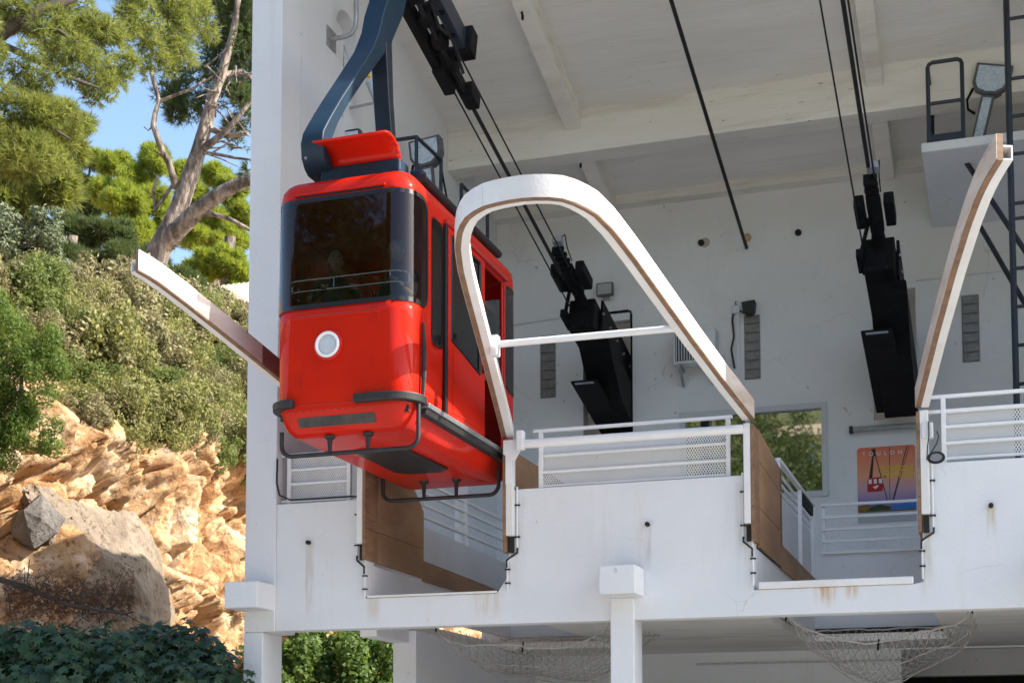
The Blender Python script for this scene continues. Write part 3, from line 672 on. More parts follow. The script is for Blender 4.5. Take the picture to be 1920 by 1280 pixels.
# underside hatch and skids
MB().prism([(-6.22,13.44),(-6.12,13.36),(-5.80,13.36),(-5.66,13.46),(-5.62,14.50),(-5.74,14.62),(-6.10,14.62),(-6.24,14.48)], 'Z', 4.74, 4.762).build('underside_hatch', SEAL, car, bevel=.006)
def skid(y, xl, xr, zbar, hook):
    pts = []
    rad = .11
    pts.append((xl, y, 4.84)); pts.append((xl, y, zbar+rad))
    for a in np.linspace(0, 90, 7)[1:]: pts.append((xl+rad-rad*math.cos(R(a)), y, zbar+rad-rad*math.sin(R(a))))
    for a in np.linspace(90, 0, 7): pts.append((xr-rad+rad*math.cos(R(a)), y, zbar+rad-rad*math.sin(R(a))))
    pts.append((xr, y, 4.86 if not hook else 5.03))
    sk = MB().tube(pts, .022, 10).build('skid', BLACK, car, smooth=True)
    for fx in (.36, .64):
        x = xl + (xr-xl)*fx
        MB().tube([(x, y, 4.765), (x, y, 4.745), (x, y, 4.73), (x, y, zbar+.02), (x, y, zbar)], [.055, .05, .026, .018, .03], 12).build('strut', BLACK, sk, smooth=True)
skid(12.74, -6.69, -5.24, 4.595, True)
skid(15.15, -6.66, -5.27, 4.565, False)
# roof lid (raised), base box, roof strip
zf = PY(665, 257, 12.55).z
lid = MB(); prof = [(12.50,zf),(12.60,zf+.03),(12.72,zf+.025),(12.82,zf-.015),(12.88,zf-.075),(12.905,zf-.15)]
vs = [(x, y, z) for x in np.linspace(-6.27, -5.50, 6) for y, z in prof]; q = len(prof)
o = lid.add(vs, [(i*q+k, i*q+k+1, (i+1)*q+k+1, (i+1)*q+k) for i in range(5) for k in range(q-1)]).build('roof_lid', RED, car, smooth=True)
m_ = o.modifiers.new('t', 'SOLIDIFY'); m_.thickness = .02
MB().box(-6.36, -5.50, 12.86, 13.1, 7.28, zf-.12).build('hanger_base', NAVY, car, bevel=.02)
for x in (-6.44, -5.52): 
    MB().disc((x, 12.78, 7.27), (0,0,1), .05, .06, 16).build('bolt_cover', CHROME, car, smooth=True, bevel=.015)
MB().tube([(XR-.075, y, 7.335) for y in np.linspace(13.0, 15.3, 8)], .045, 8).build('roof_strip', BLACK, car, smooth=True)
MB().box(-5.52, -5.38, 13.15, 13.28, 7.30, 7.50).build('roof_lamp', NAVYP, car, bevel=.02)
MB().box(-5.37, -5.33, 13.3, 13.65, 7.31, 7.40).build('roof_plate', GALV, car, bevel=.01)
# hanger: front leg, back leg, stem
LE = [(755,0),(720,110),(700,220),(650,350),(540,520),(440,670),(360,800),(310,890),(295,960),(300,1060),(320,1130),(345,1180)]
def xh(v): return -6.52 + .30*(1 - v/335)
fr = []
for x, y in LE:
    u, v = 480+x/3.556, y/3.556; fr.append(PX(u, v, xh(v)))
top = PX(480+770/3.556, -40, xh(-40)); top2 = PX(480+790/3.556, -150, xh(-150))
fr = [top2, top] + fr
th = [.44, .42, .40, .37, .31, .22, .17, .16, .17, .20, .24, .28, .30, .30]    # depth (Y) of the steel box
wd = [.24, .24, .23, .225, .22, .22, .22, .22, .225, .23, .24, .25, .26, .26]
vs = []
for p, t_, w_ in zip(fr, th, wd):
    vs += [p, p+Vector((w_,0,0)), p+Vector((w_,t_,.0)), p+Vector((0,t_,.0))]
n_ = len(fr); fs = [(4*i+k, 4*i+(k+1) % 4, 4*i+4+(k+1) % 4, 4*i+4+k) for i in range(n_-1) for k in range(4)] + [(3,2,1,0), (4*n_-4,4*n_-3,4*n_-2,4*n_-1)]
han = MB().add(vs, fs).build('hanger', NAVY, car, smooth=True, bevel=.012, ang=50)
# back leg down to the roof
B0 = PX(728, 60, -6.1); yb = fr[5].y + .30
vs = []; path = [(fr[3].x+.02, fr[3].y+.12, fr[3].z), (fr[4].x+.03, fr[4].y+.16, fr[4].z), (-6.24, yb+.05, fr[6].z+.05), (-6.22, yb+.14, fr[8].z), (-6.20, yb+.12, 7.3)]
for p, t_ in zip(path, (.22, .17, .13, .12, .14)):
    p = Vector(p); vs += [p, p+Vector((.185,0,0)), p+Vector((.185,t_,0)), p+Vector((0,t_,0))]
MB().add(vs, [(4*i+k, 4*i+(k+1) % 4, 4*i+4+(k+1) % 4, 4*i+4+k) for i in range(4) for k in range(4)] + [(3,2,1,0),(16,17,18,19)]).build('hanger_back_leg', NAVYP, han, smooth=True, bevel=.01, ang=50)
yl = Vector((-6.2, fr[5].y+.14, fr[5].z-.12)); MB().tube([yl, yl+Vector((0,0,-.10))], [.02,.026], 8).build('yellow_lamp', mat('yellow_plastic', (.65,.42,.02)), han, smooth=True)
for (u, v) in ((585, 280), (576, 299), (593, 305), (728, 44), (721, 105)):
    p = PX(u, v, xh(v)+.1); MB().disc(p + Vector((0,-.02,0)), (0,-1,0), .014, .02, 8).build('bolt', GALV, han, smooth=True)
# small roof lamp beside the leg
strip(-.50, .16, 5.035, 5.043, -.002, .006, 24).build('panel_seam', REDD, car)
for k in range(9):
    q = surf(-.46+.075*k, 4.985, .0); MB().disc(q, (0,-1,0), .006, .008, 6).build('rivet', REDD, car)
rl = MB().box(-6.34, -6.16, 13.35, 13.45, 7.95, 8.12).build('roof_work_lamp', BLACK, car, bevel=.03)
MB().box(-6.32, -6.18, 13.338, 13.352, 7.97, 8.08).build('lamp_glass', LAMPG, rl)
MB().tube([(-6.25,13.40,7.95),(-6.25,13.40,7.34)], .02, 6).build('lamp_post', BLACK, rl)

# ---------------------------------------------------------------- running gear on the rope
def rope_axis(u, v, X, Yend):
    return PX(u, v, X)
MR = .235
EA = Vector((0, -1, MR)).normalized(); EN = Vector((0, MR, 1)).normalized(); EX = Vector((1,0,0))
pa = PX(886, 198, XA-.02)                     # lower tip of the carriage
def A(s, n=0, x=0): return pa + EA*s + EN*n + EX*x
rg = thing('running_gear', 'black rope carriage with long side beams above the red car', 'carriage', tuple(pa))
MB().obox(A(1.75, .02, -.16), EA*1.30, EN*.10, EX*.05).build('side_beam', DARKM, rg, bevel=.01)
MB().obox(A(2.05, .20, .17), EA*1.25, EN*.13, EX*.05).build('side_beam', NAVYP, rg, bevel=.01)
MB().obox(A(.50, .03, -.03), EA*.50, EN*.07, EX*.05).build('rope_shoe', DARKM, rg, bevel=.01)
MB().obox(A(.14, .03, .02), EA*.15, EN*.09, EX*.075).build('rope_shoe', DARKM, rg, bevel=.01)
MB().obox(A(.80, .22, .20), EA*.10, EN*.17, EX*.09).build('end_bracket', DARKM, rg, bevel=.015)
MB().obox(A(.62, -.04, -.13), EA*.22, EN*.10, EX*.07).build('end_bracket', DARKM, rg, bevel=.015)
for k in range(6):
    c = A(.75+.38*k, .07, 0); MB().disc(c - EX*.06, EX, .14, .12, 18).build('sheave', DARKM, rg, smooth=True)
    MB().disc(c - EX*.20, EX, .03, .40, 10).build('axle', DARKM, rg, smooth=True)
MB().tube([A(.6,-.02,.1),A(1.0,.12,.1),A(1.4,.0,.09),A(1.9,.15,.1),A(2.6,.1,.1)], .02, 6).build('hose', BLACK, rg, smooth=True)
# ---------------------------------------------------------------- ropes
def rope(label, u, v, X, r, ynear, yfar, group=None):
    p = PX(u, v, X); d = Vector((0, 1, -MR)); a = p + d*(ynear-p.y); b = p + d*(yfar-p.y)
    if ynear < 10: a = p + d*(ynear-p.y)
    pts = [a.lerp(b, k/6) for k in range(7)]
    return tag(MB().tube(pts, r, 8).build('rope', ROPE, None, smooth=True), label, 'rope')
rope('thick black track rope running through the carriage above the red car', 884, 197, XA-.02, .026, 2, 19.9)
rope('thin hauling rope left of the thick track rope above the car', 866, 200, XA-.16, .011, 14.2, 21.6)
rope('thin hauling rope right of the thick track rope above the car', 911.6, 200, XA+.19, .011, 14.2, 19.6)
rope('single black guy rope anchored high in the middle of the back wall', 1258, 0, PY(1400, 445, YB).x, .028, 2, YB-.02)
rope('thick black track rope of the right bay', 1580, 0, XB, .026, 2, 20.3)
rope('thin hauling rope just right of the right bay track rope', 1590, 0, XB+.06, .012, 2, 19.3)
rope('thin hauling rope left of the right bay track rope', 1537, 0, XB-.22, .011, 2, 22.0)
# ---------------------------------------------------------------- anchor machinery in each bay
def anchor(label, X, p0):
    t = thing('rope_anchor', label, 'machinery', tuple(p0))
    def L(s, n=0, x=0): return p0 + EA*s + EN*n + EX*x
    MB().obox(L(-1.5, -.25, 0), EA*1.5, EN*.24, EX*.20).build('anchor_beam', DARKM, t, bevel=.012)
    MB().obox(L(-1.6, -.14, .225), EA*1.30, EN*.26, EX*.02).build('side_plate', DARKM, t, bevel=.005)
    pf = [(-.35,-.47),(-3.0,-.47),(-3.0,-1.22),(-1.35,-1.05),(-.75,-.72)]; n_ = len(pf)
    MB().add([L(a, b, -.16) for a, b in pf] + [L(a, b, .33) for a, b in pf], [tuple(range(n_))[::-1], tuple(range(n_, 2*n_))] + [(q, (q+1) % n_, n_+(q+1) % n_, n_+q) for q in range(n_)]).build('lower_beam', DARKM, t, bevel=.012)
    for k in range(6):
        MB().disc(L(-.3-.42*k, -.12, .245), EX, .02, .03, 8).build('bolt', GALV, t, smooth=True)
    for sx in (-.12, .10): MB().obox(L(-1.2, -.46, sx), EA*1.2, EN*.02, EX*.018).build('beam_rib', NAVYP, t)
    tr = MB().obox(L(-1.85, -1.06, -.08), EA*1.25, EN*.018, EX*.215).build('tray', DARKM, t, bevel=.02)
    MB().obox(L(-.64, -1.083, -.08), EA*.022, EN*.008, EX*.15).build('tray_handle', GALV, tr, bevel=.004)
    for sx in (-.19, .19): MB().obox(L(.60, .02, sx), EA*.27, EN*.09, EX*.065).build('buffer_plate', DARKM, t, bevel=.02)
    MB().obox(L(.55, 0, 0), EA*.36, EN*.06, EX*.09).build('buffer_core', DARKM, t, bevel=.015)
    MB().tube([L(0,-.08,0), L(.30,-.02,0), L(.95,0,0)], [.10,.075,.05], 10).build('rope_socket', DARKM, t, smooth=True)
    MB().tube([L(.9,0,.0), L(1.15,.02,.02), L(1.45,.03,.04)], [.05,.055,.03], 8).build('rope_socket', DARKM, t, smooth=True)
    MB().obox(L(1.5, .05, .05), EA*.07, EN*.05, EX*.07).build('rope_clamp', GALV, t, bevel=.01)
    for k in range(3): MB().obox(L(1.0+.16*k, 0, 0), EA*.03, EN*.07, EX*.085).build('clamp_plate', DARKM, t, bevel=.006)
    MB().tube([L(1.52,.08,.1), L(1.42,.2,.12), L(1.2,.12,.1), L(.95,.06,.1)], .009, 6).build('control_cable', CABLEB, t, smooth=True)
    MB().tube([L(.3,.12,-.1), L(.1,-.25,-.22), L(-.1,-.35,-.24), L(-.2,-.42,-.2)], .03, 6).build('control_arm', DARKM, t, smooth=True)
    MB().obox(L(-.06, -.30, -.24), EA*.22, EN*.06, EX*.05).build('lever', DARKM, t, bevel=.01)
anchor('black rope anchor machinery seen through the guide loop in the left bay', XA, PX(1092, 560, XA))
anchor('black rope anchor machinery high in the right bay above the poster', XB, PX(1648, 445, XB))
# ================================================================ SMALL FITTINGS
# LED floodlight on the back wall
p = PY(1138, 547, YB)
t = thing('floodlight', 'small square grey floodlight on the back wall above the left machinery', 'floodlight', (p.x, YB, p.z))
MB().box(p.x-.14, p.x+.14, YB-.16, YB-.07, p.z-.11, p.z+.11).build('housing', mat('grey_cast_housing', (.10,.10,.10), None, rough=.5), t, bevel=.02)
MB().box(p.x-.115, p.x+.115, YB-.166, YB-.161, p.z-.085, p.z+.085).build('glass', mat('pale_lamp_glass', (.42,.42,.40), (.36,.36,.35), rough=.15, scale=12), t)
MB().box(p.x-.05, p.x+.05, YB-.07, YB-.001, p.z-.15, p.z-.09).build('bracket', GALV, t, bevel=.005)
# black wall lamp beside the glass blocks
p = PY(1407, 583, YB)
t = thing('wall_lamp', 'black hooded lamp on the wall above the middle glass block strip', 'lamp', (p.x, YB, p.z))
MB().prism([(p.x-.11,p.z+.09),(p.x+.11,p.z+.11),(p.x+.09,p.z-.07),(p.x+.05,p.z-.10),(p.x-.05,p.z-.10),(p.x-.08,p.z-.07)], 'Y', YB-.24, YB-.05).build('hood', BLACK, t, bevel=.02)
MB().box(p.x-.04, p.x+.04, YB-.05, YB-.001, p.z-.03, p.z+.05).build('bracket', BLACK, t)
q = PY(1381, 582, YB)
b = thing('junction_box', 'small white junction box with black cable left of the wall lamp', 'junction box', (q.x, YB, q.z))
MB().box(q.x-.06, q.x+.06, YB-.07, YB-.001, q.z-.06, q.z+.06).build('box', PLASTW, b, bevel=.01)
MB().tube([(q.x, YB-.03, q.z+.06), (q.x-.01, YB-.03, q.z+.14)], .008, 6).build('aerial', CABLEB, b)
MB().tube([(q.x+.06,YB-.03,q.z-.02),(p.x-.08,YB-.04,p.z-.05)], .012, 6).build('cable', CABLEB, b, smooth=True)
k = [PY(u, v, YB-.03) for u, v in ((1375,584),(1373,600),(1376,630),(1371,655),(1374,672),(1377,690))]
MB().tube([(a.x, YB-.02, a.z) for a in k], .016, 6).build('cable', CABLEB, b, smooth=True)
MB().box(q.x-.01, q.x+.05, YB-.025, YB-.001, q.z-1.05, q.z-.06).build('trunking', PLASTW, b)
# air conditioner
a0 = PY(1262, 690, YB-.35); a1 = PY(1341, 612, YB-.35)
t = thing('air_conditioner', 'white outdoor air conditioning unit bracketed to the back wall', 'air conditioner', ((a0.x+a1.x)/2, YB, a0.z))
MB().box(a0.x, a1.x, YB-.36, YB-.06, a0.z+.06, a1.z).build('casing', PLASTW, t, bevel=.015)
gx0, gx1 = a0.x+.04, a0.x+.42
MB().box(gx0, gx1, YB-.372, YB-.362, a0.z+.10, a1.z-.05).build('grille', mat('dark_grille', (.06,.06,.06)), t)
for i in range(9):
    x = gx0+.02+i*(gx1-gx0-.04)/8; MB().box(x-.006, x+.006, YB-.385, YB-.373, a0.z+.10, a1.z-.05).build('grille_bar', PLASTW, t)
for x in (a0.x+.1, a1.x-.1):
    MB().obox((x, YB-.2, a0.z+.02), (.02,0,0), (0,.2,0), (0,0,.02)).obox((x, YB-.17, a0.z-.1), (.02,0,0), (0,.16,-.12), (0,.012,.016)).build('bracket', GALV, t)
for k in range(2):
    MB().tube([(a1.x+.01,YB-.2,a0.z+.2-.05*k),(a1.x+.10,YB-.12,a0.z+.2-.06*k),(a1.x+.13+.04*k,YB-.03,a0.z+.05),(a1.x+.13+.04*k,YB-.03,a0.z-.3)], .014, 6).build('pipe', PLASTW, t, smooth=True)
# tube lamp over the poster
p = PY(1597, 808, YB); q = PY(1726, 800, YB)
t = thing('tube_lamp', 'long grey fluorescent tube lamp on the wall over the poster', 'lamp', ((p.x+q.x)/2, YB, p.z))
MB().tube([(p.x, YB-.08, p.z), (q.x, YB-.08, p.z)], .045, 12).build('tube', mat('dusty_tube', (.36,.36,.35), (.28,.28,.27), rough=.3, scale=8), t, smooth=True)
MB().box(p.x-.03, p.x+.03, YB-.13, YB-.03, p.z-.055, p.z+.055).box(q.x-.03, q.x+.03, YB-.13, YB-.03, p.z-.055, p.z+.055).build('end_cap', BLACK, t, bevel=.01)
MB().box(p.x+.05, q.x-.05, YB-.03, YB-.001, p.z+.02, p.z+.06).build('back_plate', GALV, t)
# poster
pa_ = PY(1609, 961, YB); pb_ = PY(1716, 833, YB); px0, px1, pz0, pz1 = pa_.x, pb_.x, pa_.z, pb_.z
Wd, Hg = px1-px0, pz1-pz0
t = thing('poster', 'sunset-coloured poster of a red cable car with yellow lettering on the back wall', 'poster', ((px0+px1)/2, YB, pz0))
def poster_mat():
    m = bpy.data.materials.new('poster_print'); m.use_nodes = True; n = m.node_tree.nodes; l = m.node_tree.links
    g = n.new('ShaderNodeNewGeometry'); sx = n.new('ShaderNodeSeparateXYZ'); l.new(g.outputs['Position'], sx.inputs[0])
    r = n.new('ShaderNodeMapRange'); r.inputs[1].default_value = pz0; r.inputs[2].default_value = pz1; l.new(sx.outputs[2], r.inputs[0])
    c = n.new('ShaderNodeValToRGB'); e = c.color_ramp.elements
    e[0].position = 0; e[0].color = (.10,.08,.30,1); e[1].position = 1; e[1].color = (.72,.16,.07,1)
    for pos, cc in ((.16,(.26,.20,.42,1)), (.32,(.55,.32,.38,1)), (.55,(.80,.34,.18,1)), (.85,(.78,.22,.09,1))):
        x = e.new(pos); x.color = cc
    l.new(r.outputs[0], c.inputs[0]); p = n['Principled BSDF']; p.inputs['Roughness'].default_value = .4; l.new(c.outputs[0], p.inputs['Base Color']); return m
def rrect(x0, x1, z0, z1, r_, n=6):
    o = []
    for cx_, cz_, a in ((x1-r_, z0+r_, -90), (x1-r_, z1-r_, 0), (x0+r_, z1-r_, 90), (x0+r_, z0+r_, 180)):
        o += [(cx_+r_*math.cos(R(a+90*k/(n-1))), cz_+r_*math.sin(R(a+90*k/(n-1)))) for k in range(n)]
    return o
MB().prism(rrect(px0, px1, pz0, pz1, .05), 'Y', YB-.012, YB-.002).build('sheet', poster_mat(), t)
def PT(fx, fz): return (px0+fx*Wd, pz0+fz*Hg)
def flat(name, poly, m, d): MB().prism([PT(*p) for p in poly], 'Y', YB-.012-d, YB-.0121-d+.001).build(name, m, t)
kR = mat('print_red', (.42,.012,.012)); kW = mat('print_white', (.75,.72,.68)); kB = mat('print_black', (.02,.012,.015)); kY = mat('print_yellow', (.80,.55,.01))
flat('printed_car', [(.17,.31),(.42,.31),(.44,.34),(.44,.49),(.40,.53),(.20,.53),(.17,.49)], kR, .002)
for x in (.19, .28, .37): flat('printed_window', [(x,.435),(x+.055,.435),(x+.055,.505),(x,.505)], kW, .003)
flat('printed_heart', [(.26,.385),(.31,.35),(.37,.40),(.33,.41),(.30,.395)], kW, .003)
flat('printed_hanger', [(.20,.53),(.26,.53),(.29,.86),(.32,.86),(.32,.97),(.25,.97),(.26,.86)], kB, .002)
for a, b, w_ in (((.29,.98),(.52,.12),.008), ((.56,.98),(.55,.12),.005), ((.86,.98),(.59,.12),.009), ((.90,.98),(.60,.12),.005)):
    flat('printed_rope', [(a[0]-w_,a[1]),(a[0]+w_,a[1]),(b[0]+w_,b[1]),(b[0]-w_,b[1])], kB, .0015)
flat('printed_hills', [(0,.0),(1,.0),(1,.03),(.8,.06),(.6,.09),(.3,.07),(.15,.12),(0,.10)], mat('print_ochre', (.30,.14,.02), (.10,.07,.02), scale=9), .002)
flat('printed_forest', [(.15,.02),(.65,.02),(.55,.07),(.4,.11),(.25,.09)], mat('print_green', (.015,.05,.015)), .003)
flat('printed_sea', [(.55,.02),(1,.02),(1,.10),(.8,.11),(.6,.09)], mat('print_blue', (.02,.16,.50)), .004)
def text(s, size, m, parent, x, z, y, name='lettering', sx=1.0):
    cu = bpy.data.curves.new('txt', 'FONT'); cu.body = s; cu.size = size; cu.align_x = 'LEFT'; cu.extrude = .0008; cu.offset = size*.012
    o = bpy.data.objects.new('txt', cu); col.objects.link(o); dg = bpy.context.evaluated_depsgraph_get(); dg.update()
    me = bpy.data.meshes.new_from_object(o.evaluated_get(dg)); bpy.data.objects.remove(o)
    L = ORIG.get(parent.name, Vector())
    me.transform(Matrix.Translation(Vector((x, y, z)) - L) @ Matrix.Rotation(R(90), 4, 'X') @ Matrix.Diagonal((sx, 1, 1, 1)))
    me.materials.clear(); me.materials.append(m); q = bpy.data.objects.new(name, me); col.objects.link(q); q.parent = parent
    return q
hw_ = Wd*.58
text('TÉLÉPHÉRIQUE', .125, kY, t, px0+.375*Wd, pz0+.605*Hg, YB-.0155, sx=.60)
text('MONT FARON', .115, kY, t, px0+.44*Wd, pz0+.505*Hg, YB-.0155, sx=.62)
text('T  O  U  L  O  N', .085, kW, t, px0+.09*Wd, pz0+.87*Hg, YB-.0155, sx=1.0)
flat('lower_strip', [(0,-.16),(1,-.16),(1,-.015),(0,-.015)], mat('grey_strip', (.42,.43,.44), None, rough=.5), .0)
# white box and cable coil by the right horn
p = PY(1739, 812, 15.0)
t = thing('switch_box', 'white switch box hanging on the post of the right slot', 'switch box', (p.x, 14.95, p.z))
MB().box(p.x-.05, p.x+.06, 14.84, 14.93, p.z-.075, p.z+.075).build('box', PLASTW, t, bevel=.008)
MB().box(p.x-.04, p.x+.04, 14.93, 15.08, p.z-.03, p.z+.05).build('bracket', WHITEP, t)
MB().tube([PY(u, v, 14.83) for u, v in ((1741,790),(1742,815),(1739,838),(1738,862))], .007, 6).tube([PY(u, v, 14.9) for u, v in ((1757,808),(1760,818),(1756,832),(1746,848),(1742,862))], .007, 6).build('cable', CABLEB, t, smooth=True)
c = PY(1755, 855, 14.88)
for k in range(3):
    MB().tube([(c.x+(.065+.008*k)*math.cos(a), 14.88+.008*k, c.z-.01+(.045+.006*k)*math.sin(a)) for a in np.linspace(0, 2*math.pi, 20)[:-1]], .007, 5, closed=True).build('cable_coil', CABLEB, t, smooth=True)
# black cables drooping over the parapet
for i, (lab, pts) in enumerate((('black cable loop over the parapet beside the guide loop foot', [(966,918),(961,905),(957,912),(955,935),(955,958)]),
    ('black cable along the parapet under the left mesh railing', [(520,860),(519,905),(524,928),(545,937),(600,934),(660,930),(682,932),(688,938)]),)):
    tag(MB().tube([PY(u, v, 14.97) for u, v in pts], .012, 6).build('cable', CABLEB, None, smooth=True), lab, 'cable')
# pipe bracket and lamp on the side wall
XW = -7.93
p = PX(620, 74, XW)
t = thing('pipe_bracket', 'galvanised pipe on a wall plate bent upward on the left side wall', 'bracket', tuple(p))
MB().box(XW, XW+.015, p.y-.13, p.y+.13, p.z-.13, p.z+.13).build('plate', GALV, t, bevel=.004)
ex = PX(672, 50, XW).y
MB().tube([(XW+.01,p.y,p.z),(XW+.20,p.y,p.z),(XW+.28,p.y,p.z+.02),(XW+.34,p.y,p.z+.10),(XW+.35,p.y,p.z+.2),(XW+.35,p.y,p.z+.75)], .03, 10).build('pipe', GALV, t, smooth=True)
p = PX(655, 203, XW)
t = thing('wall_bracket', 'thin horizontal bracket with clamps and glass tube on the left side wall', 'bracket', tuple(p))
MB().tube([(XW+.005,p.y,p.z),(XW+.4,p.y,p.z+.02)], .018, 8).build('arm', GALV, t, smooth=True)
MB().tube([(XW+.40,p.y,p.z-.10),(XW+.34,p.y,p.z+.12),(XW+.25,p.y,p.z+.3)], [.02,.03,.02], 8).build('clamp', GALV, t, smooth=True)
MB().tube([(XW+.42,p.y+.02,p.z+.02),(XW+.28,p.y+.02,p.z+.34)], .06, 10).build('glass_tube', LAMPG, t, smooth=True)
MB().tube([(XW+.01,p.y-.2,p.z+.3),(XW+.01,p.y-.2,p.z+.75),(XW+.03,p.y-.1,p.z+.6)], .006, 5).build('wire', GALV, t)
# ---------------------------------------------------------------- service platform, right
t = thing('service_platform', 'white concrete service slab with navy guard rail high on the right', 'platform', (0, 21, 9.72))
MB().box(-.90, 2.2, 19.75, YB-.002, 9.72, 9.85).build('slab', WALL, t, bevel=.02)
def loop_rail(x0, x1, y, z0, z1, parent, r_=.028):
    pts = [(x0,y,z0),(x0,y,z1-.06),(x0+.02,y,z1-.02),(x0+.06,y,z1),(x1-.06,y,z1),(x1-.02,y,z1-.02),(x1,y,z1-.06),(x1,y,z0)]
    MB().tube(pts, r_, 8).build('guard_rail', NAVYP, parent, smooth=True)
    MB().tube([(x0,y,(z0+z1)/2),(x1,y,(z0+z1)/2)], r_*.9, 8).build('mid_rail', NAVYP, parent, smooth=True)
    MB().box(x0-.02, x1+.02, y-.015, y+.015, z0, z0+.13).build('toe_board', NAVYP, parent)
loop_rail(-.80, -.36, 19.85, 9.85, 10.98, t)
MB().tube([(-.80,19.88,10.94),(-.80,21.2,10.94),(-.80,21.2,9.85)], .024, 8).build('guard_rail', NAVYP, t, smooth=True)
MB().tube([PZ(1812, 305, 9.74), PY(1925, 475, 20.2), PY(2010, 600, 20.2)], .035, 8).build('brace', NAVYP, t, smooth=True)
MB().tube([PY(1838, 425, 21.5), PY(1925, 575, 20.5), PY(2010, 720, 20.5)], .035, 8).build('brace', NAVYP, t, smooth=True)
def big_lamp(label, c, ax, parent_loc, tilt, sc=1.0, sl=.66):
    """floodlight: shield-shaped glass head on a flat stem"""
    t = thing('floodlight', label, 'floodlight', parent_loc)
    M = Matrix.Translation(c) @ Matrix.Rotation(tilt, 4, 'Y') @ Matrix.Rotation(ax, 4, 'Z') @ Matrix.Scale(sc, 4)
    def tr(vs): return [M @ Vector(v) for v in vs]
    out = [(-.22,.20),(.24,.20),(.24,-.02),(.20,-.12),(.10,-.19),(-.04,-.20),(-.16,-.16),(-.22,-.06)]
    def pr(poly, y0, y1, name, m):
        n = len(poly); b = MB(); vs = tr([(x,y0,z) for x,z in poly] + [(x,y1,z) for x,z in poly])
        b.add(vs, [tuple(range(n)), tuple(range(n,2*n))] + [(i,(i+1)%n,n+(i+1)%n,n+i) for i in range(n)]); return b.build(name, m, t, bevel=.008)
    pr(out, 0, .16, 'housing', mat('dull_lamp_housing', (.07,.075,.08), (.12,.12,.12), rough=.5, scale=10))
    pr([(x*.84,z*.84) for x,z in out], -.012, -.002, 'glass', LAMPG)
    pr([(-.07,-.20),(.09,-.20),(.09,-sl),(-.07,-sl)], .02, .10, 'stem', mat('dull_lamp_stem', (.10,.10,.11), None, rough=.5))
    pr([(-.045,-.24),(.065,-.24),(.065,-sl+.04),(-.045,-sl+.04)], .008, .018, 'stem_glass', LAMPG)
    MB().tube(tr([(-.20,.06,-.12),(-.24,.06,-.28),(-.20,.06,-.40),(-.10,.06,-.45)]), .018, 6).build('handle', DARKM, t, smooth=True)
    return t
big_lamp('floodlight with rippled sky-tinted glass on the right service slab', PY(1858, 148, 20.3), 0, (-.1, 20.3, 9.85), R(14), 1.05, max(.66, (PY(1858, 148, 20.3).z-9.86)/1.02))
t = thing('access_ladder', 'dark navy tubular ladder frame rising at the right edge of the bay', 'ladder', (.2, 19.4, 4.09))
xl = PY(1897, 400, 19.4).x
pts = [(xl,19.4,4.09),(xl,19.4,11.55),(xl+.03,19.4,11.62),(xl+.09,19.4,11.66),(xl+.5,19.4,11.66),(xl+.56,19.4,11.6),(xl+.58,19.4,11.5),(xl+.58,19.4,4.09)]
MB().tube(pts, .04, 8).build('stile_frame', NAVYP, t, smooth=True)
for z in (11.2, 8.75, 8.55, 7.9, 7.4, 6.9, 6.4, 5.9, 5.4, 4.9, 9.4, 9.9, 10.4): MB().tube([(xl,19.4,z),(xl+.58,19.4,z)], .024, 8).build('rung', NAVYP, t, smooth=True)
# ---------------------------------------------------------------- service platform, left (behind the car roof)
t = thing('service_platform', 'service ledge with navy chain rail on the side wall behind the red car', 'platform', (-7.5, 18.8, 8.4))
MB().box(-7.928, -7.12, 17.35, 20.38, 8.3, 8.42).build('slab', WALL, t, bevel=.015)
LR = [PX(u, v, -7.2) for u, v in ((781, 257), (827, 300), (865, 346), (914, 398))]
for q in LR: MB().tube([(-7.2,q.y,8.42),(-7.2,q.y,q.z)], .027, 8).build('post', NAVYP, t, smooth=True)
MB().tube([(-7.85,LR[0].y,LR[0].z),(-7.2,LR[0].y,LR[0].z),tuple(LR[1])], .027, 8).build('guard_rail', NAVYP, t, smooth=True)
MB().tube([tuple(LR[2]), tuple(LR[3])], .027, 8).build('guard_rail', NAVYP, t, smooth=True)
ya, yb_ = LR[1].y, LR[2].y; za = LR[1].z - .08
MB().tube([(-7.2,ya+(yb_-ya)*k/12,za-.42*math.sin(math.pi*k/12)-.15*k/12) for k in range(13)], .014, 5).build('chain', DARKM, t, smooth=True)
big_lamp('floodlight with rippled glass on the ledge behind the car roof', PX(795, 285, -7.42), 0, (-7.42, 18.3, 8.42), R(-6), 1.0, PX(795, 285, -7.42).z-8.43)
